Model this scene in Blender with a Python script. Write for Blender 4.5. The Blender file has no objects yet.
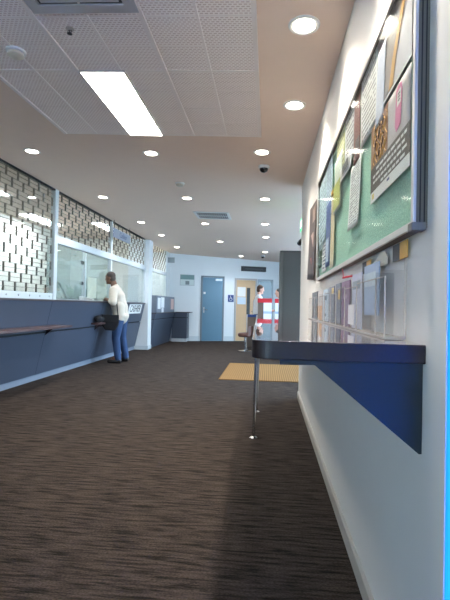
import bpy, bmesh, math, random
from mathutils import Vector, Matrix
random.seed(7)
scn = bpy.context.scene
COL = scn.collection
R = math.radians

# ------------------------------------------------------------------ helpers
def lin(c):
    out = []
    for v in c:
        v = v / 255.0
        out.append(v / 12.92 if v <= 0.04045 else ((v + 0.055) / 1.055) ** 2.4)
    return (*out, 1.0)

class NT:
    """small wrapper around a node tree"""
    def __init__(s, m):
        m.use_nodes = True
        s.t = m.node_tree; s.t.nodes.clear()
        s.out = s.n('ShaderNodeOutputMaterial')
    def n(s, kind, **kw):
        nd = s.t.nodes.new(kind)
        for k, v in kw.items(): setattr(nd, k, v)
        return nd
    def l(s, a, b): s.t.links.new(a, b)
    def val(s, sock, v): sock.default_value = v

def P(name, rgb, rough=0.5, metal=0.0, spec=0.5, noise=0.0, nscale=8.0, bump=0.0, bscale=120.0, coat=0.0):
    m = bpy.data.materials.new(name); t = NT(m)
    b = t.n('ShaderNodeBsdfPrincipled')
    b.inputs['Roughness'].default_value = rough; b.inputs['Metallic'].default_value = metal
    b.inputs['Specular IOR Level'].default_value = spec
    b.inputs['Coat Weight'].default_value = coat; b.inputs['Coat Roughness'].default_value = 0.06
    c = lin(rgb)
    co = t.n('ShaderNodeTexCoord')
    nz = t.n('ShaderNodeTexNoise'); nz.inputs['Scale'].default_value = nscale; nz.inputs['Detail'].default_value = 4
    t.l(co.outputs['Object'], nz.inputs['Vector'])
    mx = t.n('ShaderNodeMix', data_type='RGBA')
    k = 1 - noise
    mx.inputs[6].default_value = (c[0]*k, c[1]*k, c[2]*k, 1); mx.inputs[7].default_value = tuple(min(1, v*(1+noise)) for v in c[:3]) + (1,)
    t.l(nz.outputs['Fac'], mx.inputs[0]); t.l(mx.outputs[2], b.inputs['Base Color'])
    if bump > 0:
        n2 = t.n('ShaderNodeTexNoise'); n2.inputs['Scale'].default_value = bscale; n2.inputs['Detail'].default_value = 3
        t.l(co.outputs['Object'], n2.inputs['Vector'])
        bp = t.n('ShaderNodeBump'); bp.inputs['Strength'].default_value = bump; bp.inputs['Distance'].default_value = 0.01
        t.l(n2.outputs['Fac'], bp.inputs['Height']); t.l(bp.outputs['Normal'], b.inputs['Normal'])
    t.l(b.outputs[0], t.out.inputs[0])
    return m

def EM(name, rgb, s):
    m = bpy.data.materials.new(name); t = NT(m)
    e = t.n('ShaderNodeEmission'); e.inputs[0].default_value = lin(rgb); e.inputs[1].default_value = s
    t.l(e.outputs[0], t.out.inputs[0]); return m

def GLASS(name, tint=(240, 248, 246), refl=0.06, rough=0.0, frost=0.0, frost_rgb=(200, 225, 215)):
    m = bpy.data.materials.new(name); t = NT(m)
    tr = t.n('ShaderNodeBsdfTransparent'); tr.inputs[0].default_value = lin(tint)
    gl = t.n('ShaderNodeBsdfGlossy'); gl.inputs['Roughness'].default_value = rough
    lw = t.n('ShaderNodeLayerWeight'); lw.inputs[0].default_value = 0.35
    mr = t.n('ShaderNodeMapRange'); mr.inputs[3].default_value = refl; mr.inputs[4].default_value = min(1, refl * 7)
    t.l(lw.outputs['Fresnel'], mr.inputs[0])
    mix = t.n('ShaderNodeMixShader'); t.l(mr.outputs[0], mix.inputs[0])
    src = tr.outputs[0]
    if frost > 0:
        df = t.n('ShaderNodeBsdfDiffuse'); df.inputs[0].default_value = lin(frost_rgb)
        tl = t.n('ShaderNodeBsdfTranslucent'); tl.inputs[0].default_value = lin(frost_rgb)
        a = t.n('ShaderNodeAddShader'); 
        m2 = t.n('ShaderNodeMixShader'); m2.inputs[0].default_value = 0.5
        t.l(df.outputs[0], m2.inputs[1]); t.l(tl.outputs[0], m2.inputs[2])
        m3 = t.n('ShaderNodeMixShader'); m3.inputs[0].default_value = frost
        t.l(tr.outputs[0], m3.inputs[1]); t.l(m2.outputs[0], m3.inputs[2]); src = m3.outputs[0]
    t.l(src, mix.inputs[1]); t.l(gl.outputs[0], mix.inputs[2])
    t.l(mix.outputs[0], t.out.inputs[0]); return m

class MB:
    """collects geometry for ONE mesh object"""
    def __init__(s): s.v = []; s.f = []; s.m = []; s.uv = {}
    def add(s, vs, fs, mi=0):
        o = len(s.v); s.v += [tuple(p) for p in vs]
        for f in fs: s.f.append([i + o for i in f]); s.m.append(mi)
        return s
    def box(s, a, b, mi=0):
        x0, x1 = sorted((a[0], b[0])); y0, y1 = sorted((a[1], b[1])); z0, z1 = sorted((a[2], b[2]))
        vs = [(x0,y0,z0),(x1,y0,z0),(x1,y1,z0),(x0,y1,z0),(x0,y0,z1),(x1,y0,z1),(x1,y1,z1),(x0,y1,z1)]
        return s.add(vs, [(3,2,1,0),(4,5,6,7),(0,1,5,4),(1,2,6,5),(2,3,7,6),(3,0,4,7)], mi)
    def prism(s, poly, axis, a, b, mi=0):
        """poly of 2D points extruded along axis from a to b. axis x: (y,z); y: (x,z); z: (x,y)"""
        def p3(p, t):
            return {'x': (t, p[0], p[1]), 'y': (p[0], t, p[1]), 'z': (p[0], p[1], t)}[axis]
        n = len(poly)
        vs = [p3(p, a) for p in poly] + [p3(p, b) for p in poly]
        fs = [list(range(n))[::-1], list(range(n, 2*n))] + [(i, (i+1) % n, n + (i+1) % n, n + i) for i in range(n)]
        return s.add(vs, fs, mi)
    def lathe(s, prof, c=(0,0,0), axis=(0,0,1), n=24, mi=0):
        """prof: list of (r, h) along axis"""
        ax = Vector(axis).normalized()
        q = Vector((0,0,1)).rotation_difference(ax); c = Vector(c)
        vs = []
        for r, h in prof:
            for i in range(n):
                a = 2*math.pi*i/n
                vs.append(c + q @ Vector((r*math.cos(a), r*math.sin(a), h)))
        fs = []
        for j in range(len(prof)-1):
            for i in range(n):
                fs.append((j*n+i, j*n+(i+1) % n, (j+1)*n+(i+1) % n, (j+1)*n+i))
        fs.append(tuple(range(n))[::-1]); fs.append(tuple(range((len(prof)-1)*n, len(prof)*n)))
        return s.add(vs, fs, mi)
    def cyl(s, p0, p1, r, r1=None, n=16, mi=0):
        p0, p1 = Vector(p0), Vector(p1); d = p1 - p0
        return s.lathe([(r, 0), (r if r1 is None else r1, d.length)], p0, d, n, mi)
    def tube(s, pts, r, n=8, mi=0):
        pts = [Vector(p) for p in pts]
        vs = []; up = Vector((0.123, 0.234, 0.96)).normalized()
        for i, p in enumerate(pts):
            d = (pts[min(i+1, len(pts)-1)] - pts[max(i-1, 0)]).normalized()
            a = d.cross(up).normalized(); b = d.cross(a)
            for k in range(n):
                t = 2*math.pi*k/n; vs.append(p + (a*math.cos(t) + b*math.sin(t)) * r)
        fs = [(j*n+i, j*n+(i+1) % n, (j+1)*n+(i+1) % n, (j+1)*n+i) for j in range(len(pts)-1) for i in range(n)]
        fs += [tuple(range(n))[::-1], tuple(range((len(pts)-1)*n, len(pts)*n))]
        return s.add(vs, fs, mi)
    def rcone(s, p0, r0, p1, r1, n=16, mi=0):
        """capsule with two radii"""
        p0, p1 = Vector(p0), Vector(p1); d = p1 - p0; L = max(d.length, 1e-5)
        prof = []
        for k in range(6):
            a = math.pi/2*(1 - k/5); prof.append((max(r0*math.cos(a), 1e-4), -r0*math.sin(a)))
        for k in range(6):
            a = math.pi/2*k/5; prof.append((max(r1*math.cos(a), 1e-4), L + r1*math.sin(a)))
        return s.lathe(prof, p0, d if d.length > 1e-5 else (0,0,1), n, mi)
    def ell(s, c, rad, rot=None, n=20, mi=0):
        M = Matrix.Identity(3) if rot is None else rot
        vs, fs = [], []
        m = n//2
        for j in range(m+1):
            th = math.pi*(j+0.0001*(j==0)-0.0001*(j==m))/m
            for i in range(n):
                a = 2*math.pi*i/n
                p = Vector((rad[0]*math.sin(th)*math.cos(a), rad[1]*math.sin(th)*math.sin(a), -rad[2]*math.cos(th)))
                vs.append(Vector(c) + M @ p)
        for j in range(m):
            for i in range(n): fs.append((j*n+i, j*n+(i+1) % n, (j+1)*n+(i+1) % n, (j+1)*n+i))
        fs.append(tuple(range(n))[::-1]); fs.append(tuple(range(m*n, (m+1)*n)))
        return s.add(vs, fs, mi)
    def build(s, name, mats, parent=None, smooth=False, bevel=0.0, off=(0,0,0), remesh=0.0):
        me = bpy.data.meshes.new(name)
        o_ = Vector(off)
        me.from_pydata([tuple(Vector(p) - o_) for p in s.v], [], s.f); me.update()
        if not isinstance(mats, (list, tuple)): mats = [mats]
        for m in mats: me.materials.append(m)
        for p, mi in zip(me.polygons, s.m): p.material_index = mi
        bm = bmesh.new(); bm.from_mesh(me); bmesh.ops.recalc_face_normals(bm, faces=bm.faces); bm.to_mesh(me); bm.free()
        ob = bpy.data.objects.new(name, me); COL.objects.link(ob)
        if parent is not None: ob.parent = parent
        if bevel > 0:
            md = ob.modifiers.new('Bevel', 'BEVEL'); md.width = bevel; md.segments = 2; md.limit_method = 'ANGLE'
        if remesh > 0:
            md = ob.modifiers.new('Remesh', 'REMESH'); md.mode = 'VOXEL'; md.voxel_size = remesh; md.use_smooth_shade = True
            md2 = ob.modifiers.new('Smooth', 'SMOOTH'); md2.iterations = 6; md2.factor = 0.5
            dg = bpy.context.evaluated_depsgraph_get()
            nm = bpy.data.meshes.new_from_object(ob.evaluated_get(dg))
            ob.modifiers.clear(); ob.data = nm; nm.name = name
            nm.materials.clear()
            for m in mats: nm.materials.append(m)
            for p in nm.polygons: p.material_index = 0
            smooth = True
        if smooth:
            for p in ob.data.polygons: p.use_smooth = True
            if remesh == 0:
                try: ob.data.set_sharp_from_angle(angle=R(40))
                except Exception: pass
        return ob

def tag(o, label, cat, group=None):
    o['label'] = label; o['category'] = cat
    if group: o['group'] = group
    return o
def thing(name, label, cat, loc=(0,0,0), rot=(0,0,0), group=None):
    o = bpy.data.objects.new(name, None); COL.objects.link(o); o.empty_display_size = 0.1
    o.location = loc; o.rotation_euler = rot
    return tag(o, label, cat, group)
def struct(o): o['kind'] = 'structure'; return o
def sroot(name, loc=(0,0,0), rot=(0,0,0)):
    o = bpy.data.objects.new(name, None); COL.objects.link(o); o.location = loc; o.rotation_euler = rot
    return struct(o)
def dup(root, loc, label, group=None, rot=None):
    r = root.copy(); COL.objects.link(r); r.location = loc; r['label'] = label
    if group: r['group'] = group
    if rot is not None: r.rotation_euler = rot
    for ch in list(root.children):
        c = ch.copy(); COL.objects.link(c); c.parent = r
        for g in list(ch.children):
            d = g.copy(); COL.objects.link(d); d.parent = c
    return r
def text(body, name, size, mat, parent, loc, rot, extrude=0.001, align='CENTER', sx=1.0):
    cu = bpy.data.curves.new(name, 'FONT'); cu.body = body; cu.size = size; cu.extrude = extrude
    cu.align_x = align; cu.align_y = 'CENTER'
    ob = bpy.data.objects.new(name, cu); COL.objects.link(ob)
    dg = bpy.context.evaluated_depsgraph_get()
    me = bpy.data.meshes.new_from_object(ob.evaluated_get(dg)); bpy.data.objects.remove(ob)
    me.materials.clear(); me.materials.append(mat)
    o = bpy.data.objects.new(name, me); COL.objects.link(o); o.parent = parent
    o.location = loc; o.rotation_euler = rot; o.scale = (sx, 1, 1)
    return o
def cz(x): return 2.735 - 0.0325 * x        # ceiling height
TH = math.atan(0.0325)

# ------------------------------------------------------------------ materials
def carpet_mat():
    m = bpy.data.materials.new('carpet'); t = NT(m)
    b = t.n('ShaderNodeBsdfPrincipled'); b.inputs['Roughness'].default_value = 0.95; b.inputs['Specular IOR Level'].default_value = 0.12
    co = t.n('ShaderNodeTexCoord')
    mp = t.n('ShaderNodeMapping'); mp.inputs['Scale'].default_value = (5.0, 48, 1)
    t.l(co.outputs['Object'], mp.inputs['Vector'])
    n1 = t.n('ShaderNodeTexNoise'); n1.inputs['Scale'].default_value = 1.0; n1.inputs['Detail'].default_value = 5; n1.inputs['Roughness'].default_value = 0.65
    t.l(mp.outputs[0], n1.inputs['Vector'])
    mp2 = t.n('ShaderNodeMapping'); mp2.inputs['Scale'].default_value = (90, 160, 1)
    t.l(co.outputs['Object'], mp2.inputs['Vector'])
    n2 = t.n('ShaderNodeTexNoise'); n2.inputs['Scale'].default_value = 1.0; n2.inputs['Detail'].default_value = 2
    t.l(mp2.outputs[0], n2.inputs['Vector'])
    n3 = t.n('ShaderNodeTexNoise'); n3.inputs['Scale'].default_value = 1.3; t.l(co.outputs['Object'], n3.inputs['Vector'])
    r1 = t.n('ShaderNodeValToRGB')
    e = r1.color_ramp.elements
    e[0].position = 0.38; e[0].color = lin((29, 25, 23)); e[1].position = 0.60; e[1].color = lin((72, 63, 57))
    mid = r1.color_ramp.elements.new(0.48); mid.color = lin((55, 48, 44))
    t.l(n1.outputs['Fac'], r1.inputs[0])
    mr = t.n('ShaderNodeMapRange'); mr.inputs[1].default_value = 0.3; mr.inputs[2].default_value = 0.7; mr.inputs[3].default_value = 0.55; mr.inputs[4].default_value = 1.35
    t.l(n2.outputs['Fac'], mr.inputs[0])
    mx = t.n('ShaderNodeMix', data_type='RGBA', blend_type='MULTIPLY'); mx.inputs[0].default_value = 1
    t.l(r1.outputs[0], mx.inputs[6]); t.l(mr.outputs[0], mx.inputs[7])
    t.l(mx.outputs[2], b.inputs['Base Color'])
    ad = t.n('ShaderNodeMath', operation='ADD'); t.l(n1.outputs['Fac'], ad.inputs[0]); t.l(n2.outputs['Fac'], ad.inputs[1])
    bp = t.n('ShaderNodeBump'); bp.inputs['Strength'].default_value = 0.6; bp.inputs['Distance'].default_value = 0.006
    t.l(ad.outputs[0], bp.inputs['Height']); t.l(bp.outputs[0], b.inputs['Normal'])
    t.l(b.outputs[0], t.out.inputs[0]); return m

def tile_mat():
    m = bpy.data.materials.new('perforated_ceiling_tile'); t = NT(m)
    b = t.n('ShaderNodeBsdfPrincipled'); b.inputs['Roughness'].default_value = 0.85
    co = t.n('ShaderNodeTexCoord')
    br = t.n('ShaderNodeTexBrick'); br.offset = 0.5; br.squash = 1
    br.inputs['Scale'].default_value = 1.0; br.inputs['Brick Width'].default_value = 0.027; br.inputs['Row Height'].default_value = 0.018
    br.inputs['Mortar Size'].default_value = 0.0055; br.inputs['Mortar Smooth'].default_value = 0.3
    br.inputs['Color1'].default_value = lin((216, 200, 194)); br.inputs['Color2'].default_value = lin((228, 212, 206)); br.inputs['Mortar'].default_value = lin((255, 248, 242))
    t.l(co.outputs['Object'], br.inputs['Vector']); t.l(br.outputs['Color'], b.inputs['Base Color'])
    bp = t.n('ShaderNodeBump'); bp.inputs['Strength'].default_value = 0.15; bp.inputs['Distance'].default_value = 0.003; bp.invert = True
    t.l(br.outputs['Fac'], bp.inputs['Height']); t.l(bp.outputs[0], b.inputs['Normal'])
    t.l(b.outputs[0], t.out.inputs[0]); return m

def felt_mat():
    return P('green_felt', (164, 206, 188), 0.95, noise=0.45, nscale=110, bump=0.6, bscale=260, spec=0.1)

def paper_mat(name, paper, ink, rows=14, left=0.1, right=0.92, top=0.93, bottom=0.06, seed=0.0, dens=0.45):
    """paper with printed lines, driven by the sheet's own UV"""
    m = bpy.data.materials.new(name); t = NT(m)
    b = t.n('ShaderNodeBsdfPrincipled'); b.inputs['Roughness'].default_value = 0.6
    uv = t.n('ShaderNodeUVMap'); sp = t.n('ShaderNodeSeparateXYZ'); t.l(uv.outputs[0], sp.inputs[0])
    def mth(op, a, bb=None, c=None):
        nd = t.n('ShaderNodeMath', operation=op)
        for i, v in enumerate((a, bb, c)):
            if v is None: continue
            if isinstance(v, (int, float)): nd.inputs[i].default_value = v
            else: t.l(v, nd.inputs[i])
        return nd.outputs[0]
    u, v = sp.outputs[0], sp.outputs[1]
    rv = mth('MULTIPLY', v, rows); fr = mth('FRACT', rv); row = mth('FLOOR', rv)
    line = mth('LESS_THAN', fr, dens)
    cb = t.n('ShaderNodeCombineXYZ'); t.l(mth('MULTIPLY', u, 9.0), cb.inputs[0]); t.l(mth('ADD', mth('MULTIPLY', row, 7.31), seed), cb.inputs[1])
    nz = t.n('ShaderNodeTexNoise'); nz.inputs['Scale'].default_value = 1.0; nz.inputs['Detail'].default_value = 2; t.l(cb.outputs[0], nz.inputs['Vector'])
    word = mth('GREATER_THAN', nz.outputs['Fac'], 0.42)
    ok = mth('MULTIPLY', mth('MULTIPLY', mth('GREATER_THAN', u, left), mth('LESS_THAN', u, right)), mth('MULTIPLY', mth('GREATER_THAN', v, bottom), mth('LESS_THAN', v, top)))
    fac = mth('MULTIPLY', mth('MULTIPLY', line, word), ok)
    mx = t.n('ShaderNodeMix', data_type='RGBA'); t.l(fac, mx.inputs[0]); mx.inputs[6].default_value = lin(paper); mx.inputs[7].default_value = lin(ink)
    t.l(mx.outputs[2], b.inputs['Base Color']); t.l(b.outputs[0], t.out.inputs[0]); return m

M = {}
M['carpet'] = carpet_mat()
M['tile'] = tile_mat()
M['plaster'] = P('ceiling_plaster', (236, 216, 200), 0.9, noise=0.02)
M['wall'] = P('wall_paint', (220, 218, 214), 0.55, noise=0.015, bump=0.03, bscale=300, spec=0.35)
M['wallback'] = P('wall_paint_back', (222, 226, 228), 0.6, noise=0.015)
M['skirt'] = P('skirting_paint', (176, 171, 163), 0.4)
M['tbar'] = P('ceiling_grid_white', (244, 236, 230), 0.6)
M['counter'] = P('counter_laminate', (68, 77, 94), 0.38, noise=0.05, nscale=3)
M['counterdark'] = P('counter_groove', (18, 20, 26), 0.7)
M['countertop'] = P('counter_top_laminate', (62, 50, 52), 0.35, noise=0.08)
M['ledge'] = P('ledge_laminate', (84, 62, 62), 0.35, noise=0.1)
M['silver'] = P('anodised_aluminium', (176, 180, 184), 0.35, metal=0.8)
M['framewhite'] = P('window_frame_paint', (200, 208, 212), 0.4, noise=0.02)
M['grille'] = P('grille_paint', (66, 62, 54), 0.6)
M['glass'] = GLASS('clear_glass', (247, 250, 249), 0.035)
M['glassgreen'] = GLASS('green_tinted_glass', (240, 247, 246), 0.04, frost=0.15, frost_rgb=(230, 240, 240))
M['frost'] = GLASS('frosted_glass', (236, 244, 243), 0.04, rough=0.2, frost=0.2, frost_rgb=(226, 240, 238))
M['acrylic'] = GLASS('clear_acrylic', (252, 252, 252), 0.007, frost=0.015, frost_rgb=(215, 220, 225))
M['acryledge'] = GLASS('acrylic_edge', (240, 238, 235), 0.1, frost=0.75, frost_rgb=(236, 228, 220))
M['boardglass'] = GLASS('notice_board_glass', (250, 252, 251), 0.015, rough=0.09)
M['felt'] = felt_mat()
M['rim'] = P('board_rim_silver', (196, 194, 190), 0.4, metal=0.35)
M['case'] = P('board_case_grey', (104, 100, 94), 0.6, spec=0.2)
M['shelf'] = None
M['navy'] = P('bracket_blue_paint', (24, 33, 37), 0.45, noise=0.03)
M['chrome'] = P('chrome', (190, 190, 192), 0.2, metal=1.0)
M['black'] = P('black_plastic', (20, 20, 22), 0.45)
M['blackfab'] = P('black_fabric', (22, 22, 27), 0.85, noise=0.2, nscale=20)
M['white'] = P('white_plastic', (222, 222, 220), 0.45)
M['cream'] = P('teller_room_cream', (226, 218, 190), 0.8)
M['pale'] = P('teller_room_wall', (224, 220, 210), 0.8)
M['wood'] = P('door_wood_veneer', (200, 162, 118), 0.45, noise=0.08, nscale=6)
M['doorblue'] = P('door_blue_grey', (92, 128, 150), 0.35, noise=0.04)
M['frame'] = P('door_frame_grey', (150, 160, 168), 0.4)
M['cab'] = P('dark_cabinet_laminate', (66, 65, 62), 0.5, noise=0.04)
M['mat'] = None
M['blue'] = P('sign_blue', (24, 52, 120), 0.5)
M['paperw'] = P('plain_paper', (228, 228, 226), 0.7)
M['ink'] = P('ink_black', (18, 18, 20), 0.6)
M['redm'] = P('red_panel', (206, 40, 52), 0.5)
M['taupe'] = P('taupe_laminate', (120, 108, 98), 0.55)
M['brown'] = P('brown_vinyl', (88, 52, 42), 0.5, noise=0.1)
M['skinD'] = P('skin_brown', (112, 76, 58), 0.55, noise=0.05)
M['skinL'] = P('skin_light', (206, 156, 136), 0.55, noise=0.04)
M['hairD'] = P('hair_dark', (74, 64, 58), 0.8, noise=0.35, nscale=60)
M['hairB'] = P('hair_brown', (72, 48, 34), 0.8, noise=0.3, nscale=60)
M['hairK'] = P('hair_black', (16, 14, 14), 0.6, noise=0.3, nscale=60)
M['shirt'] = P('cream_shirt', (206, 195, 180), 0.85, noise=0.05, nscale=9, bump=0.25, bscale=22)
M['shirtw'] = P('white_shirt', (226, 228, 232), 0.85, noise=0.03, bump=0.2, bscale=22)
M['jeans'] = P('blue_denim', (46, 70, 108), 0.9, noise=0.25, nscale=7, bump=0.25, bscale=30)
M['shoe'] = P('dark_shoe', (34, 30, 30), 0.55)
M['trouser'] = P('dark_trousers', (34, 36, 44), 0.9)
M['green'] = P('leaf_green', (44, 88, 58), 0.6, noise=0.2)
M['pot'] = P('plant_pot', (120, 116, 110), 0.6)
M['redtop'] = P('dark_red_top', (150, 30, 48), 0.85)

def shelf_mat():
    m = bpy.data.materials.new('shelf_polished_laminate'); t = NT(m)
    b = t.n('ShaderNodeBsdfPrincipled'); b.inputs['Roughness'].default_value = 0.05; b.inputs['Specular IOR Level'].default_value = 0.9
    b.inputs['Coat Weight'].default_value = 1.0; b.inputs['Coat Roughness'].default_value = 0.02; b.inputs['Coat IOR'].default_value = 1.6
    co = t.n('ShaderNodeTexCoord'); vo = t.n('ShaderNodeTexVoronoi'); vo.inputs['Scale'].default_value = 240
    t.l(co.outputs['Object'], vo.inputs['Vector'])
    r = t.n('ShaderNodeValToRGB'); e = r.color_ramp.elements
    e[0].position = 0.10; e[0].color = lin((150, 116, 118)); e[1].position = 0.34; e[1].color = lin((92, 68, 74))
    t.l(vo.outputs['Distance'], r.inputs[0]); t.l(r.outputs[0], b.inputs['Base Color'])
    t.l(b.outputs[0], t.out.inputs[0]); return m
M['shelf'] = shelf_mat()
M['shelfedge'] = P('shelf_edge_laminate', (36, 23, 21), 0.42, noise=0.45, nscale=150)
def mat_mat():
    m = bpy.data.materials.new('coir_mat'); t = NT(m)
    b = t.n('ShaderNodeBsdfPrincipled'); b.inputs['Roughness'].default_value = 0.9; b.inputs['Specular IOR Level'].default_value = 0.15
    co = t.n('ShaderNodeTexCoord'); w = t.n('ShaderNodeTexWave'); w.inputs['Scale'].default_value = 9; w.inputs['Distortion'].default_value = 0.6; w.inputs['Detail'].default_value = 2; w.bands_direction = 'X'
    t.l(co.outputs['Object'], w.inputs['Vector'])
    r = t.n('ShaderNodeValToRGB'); e = r.color_ramp.elements
    e[0].color = lin((112, 82, 48)); e[1].color = lin((148, 116, 72))
    t.l(w.outputs['Fac'], r.inputs[0]); t.l(r.outputs[0], b.inputs['Base Color']); t.l(b.outputs[0], t.out.inputs[0]); return m
M['mat'] = mat_mat()

# ------------------------------------------------------------------ room shell
WX = 0.41                    # right wall face
struct(MB().box((-7, -3.2, -0.1), (3.4, 18, 0)).build('floor', M['carpet']))
struct(MB().box((-60, -60, -0.2), (60, 60, -0.12)).build('trim_1', P('outdoor_paving', (204, 202, 202), 0.9)))
cm = MB()
cm.add([(-7, -3.2, cz(-7)), (3.4, -3.2, cz(3.4)), (3.4, 18, cz(3.4)), (-7, 18, cz(-7)),
        (-7, -3.2, 3.3), (3.4, -3.2, 3.3), (3.4, 18, 3.3), (-7, 18, 3.3)],
       [(0,1,2,3),(7,6,5,4),(0,4,5,1),(1,5,6,2),(2,6,7,3),(3,7,4,0)])
struct(cm.build('ceiling', M['plaster']))
# right wall: shelf/board length, with the glazed opening behind it
wr = MB()
wr.box((WX, 1.08, 0), (WX+0.12, 5.86, 2.95))
wr.box((WX, 0.75, 0), (WX+0.12, 1.08, 0.05)); wr.box((WX, 0.75, 2.45), (WX+0.12, 1.08, 2.95))
wr.box((WX, -3.2, 0), (WX+0.12, 0.75, 2.95))
struct(wr.build('wall_right', M['wall']))
struct(MB().box((WX+0.12, 5.74, 0), (3.0, 5.86, 2.9)).build('wall_entry', M['wall']))
we = MB()
we.box((2.88, 5.86, 0), (3.0, 6.3, 2.9)); we.box((2.88, 13.0, 0), (3.0, 17.2, 2.9)); we.box((2.88, 6.3, 2.58), (3.0, 13.0, 2.9))
struct(we.build('wall_entry_side', M['wall']))
# back wall, set at an angle
A = Vector((-3.283, 14.276, 0)); T = Vector((2.898, 1.1, 0)).normalized(); ANG = math.atan2(T.y, T.x)
bw = sroot('wall_back', A, (0, 0, ANG))
MB().box((-0.6, 0, 0), (6.9, 0.15, 3.1)).build('wall_surface', M['wallback'], bw)
# behind the camera
wb = MB()
wb.box((-7, -3.2, 0), (WX, -3.05, 0.75)); wb.box((-7, -3.2, 2.45), (WX, -3.05, 3.0)); wb.box((-7, -3.2, 0.75), (-3.1, -3.05, 2.45)); wb.box((-0.75, -3.2, 0.75), (WX, -3.05, 2.45))
struct(wb.build('wall_rear', M['wall']))
# teller side: outer walls of the room behind the glass
wl = MB()
wl.box((-6.6, -3.05, 0), (-6.45, 17.5, 3.1))
struct(wl.build('wall_left', M['pale']))
struct(MB().box((-5.4, 4.2, 0), (-5.3, 11.72, 3.0)).build('wall_teller', M['pale']))
struct(MB().box((-4.75, 11.72, 0), (-4.65, 14.8, 3.0)).build('wall_office', M['cream']))
struct(MB().box((-5.4, 11.62, 0), (-3.6, 11.72, 3.0)).build('wall_divider', M['pale']))
struct(MB().box((-3.26, -3.05, 0), (-3.14, 0.4, 2.95)).build('wall_left_rear', M['wall']))
struct(MB().box((-3.30, 13.80, 0.952), (-3.18, 14.42, 2.95)).build('wall_left_corner', M['wallback']))
pier = MB().box((-3.62, 11.34, 0), (-3.07, 11.68, 2.95)).build('trim_2', M['wallback']); struct(pier)
struct(MB().box((-3.6, 11.32, 0), (-3.055, 11.34, 0.10)).box((-3.07, 11.32, 0), (-3.055, 11.69, 0.10)).build('baseboard_pier', M['framewhite']))
# skirtings
struct(MB().prism([(WX, 0), (WX-0.014, 0), (WX-0.014, 0.075), (WX-0.006, 0.085), (WX, 0.085)], 'y', 1.08, 5.86).build('baseboard_right', M['skirt']))
struct(MB().box((WX, 5.86, 0), (2.88, 5.874, 0.085)).build('baseboard_entry', M['skirt']))
bb = sroot('baseboard_back', A, (0, 0, ANG))
k = MB()
for a, b in ((0, 1.12), (1.97, 2.28), (3.12, 3.13), (3.80, 6.8)): k.box((a, -0.014, 0), (b, 0, 0.16))
k.build('skirting_board', M['framewhite'], bb)
# window panes: a blue glazed opening on the right, the rear glazing and the entry glazing
def trans_mat():
    m = bpy.data.materials.new('blue_window_film'); t = NT(m)
    a = t.n('ShaderNodeBsdfTranslucent'); a.inputs[0].default_value = (0.10, 0.40, 0.95, 1)
    g = t.n('ShaderNodeBsdfGlossy'); g.inputs['Roughness'].default_value = 0.1
    mx = t.n('ShaderNodeMixShader'); mx.inputs[0].default_value = 0.05
    t.l(a.outputs[0], mx.inputs[1]); t.l(g.outputs[0], mx.inputs[2]); t.l(mx.outputs[0], t.out.inputs[0]); return m
w5 = sroot('window_5')
MB().box((WX+0.003, 0.75, 0.05), (WX+0.012, 1.08, 2.45)).build('window_pane', trans_mat(), w5)
w6 = sroot('window_6')
MB().box((-3.1, -3.13, 0.75), (-0.75, -3.12, 2.45)).build('window_pane', M['glass'], w6)
k = MB()
for x in (-3.07, -2.3, -1.55, -0.78): k.box((x-0.03, -3.15, 0.75), (x+0.03, -3.1, 2.45))
k.box((-3.1, -3.15, 0.75), (-0.75, -3.1, 0.81)); k.box((-3.1, -3.15, 2.39), (-0.75, -3.1, 2.45)); k.build('window_frame', M['silver'], w6)
w7 = sroot('window_7')
MB().box((2.93, 6.3, 0), (2.94, 13.0, 2.58)).build('window_pane', M['glass'], w7)
k = MB()
for y in (6.33, 7.65, 8.85, 10.2, 11.6, 12.97): k.box((2.9, y-0.03, 0), (2.97, y+0.03, 2.58))
k.box((2.9, 6.3, 2.52), (2.97, 13, 2.58)); k.box((2.9, 6.3, 0), (2.97, 13, 0.07)); k.build('window_frame', M['silver'], w7)

# ------------------------------------------------------------------ tiled ceiling bay
tl = sroot('ceiling_tiles', (0, 0, 2.735), (0, TH, 0))
X0, X1, Y0, Y1 = -1.98, -0.105, -0.65, 4.16
MB().box((X0, Y0, -0.004), (X1, Y1, 0.02)).build('tile_field', M['tile'], tl)
k = MB()
for i in range(7):
    x = X1 - 0.3125*i; w = 0.014 if i % 2 == 0 else 0.007
    k.box((x-w, Y0, -0.014 if i % 2 == 0 else -0.009), (x+w, Y1, -0.003))
for j in range(17):
    y = Y1 - 0.29*j; w = 0.010 if j % 4 == 0 else 0.004
    k.box((X0, y-w, -0.007 if j % 4 == 0 else -0.0055), (X1, y+w, -0.0035))
k.build('tile_grid', M['tbar'], tl)

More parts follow.
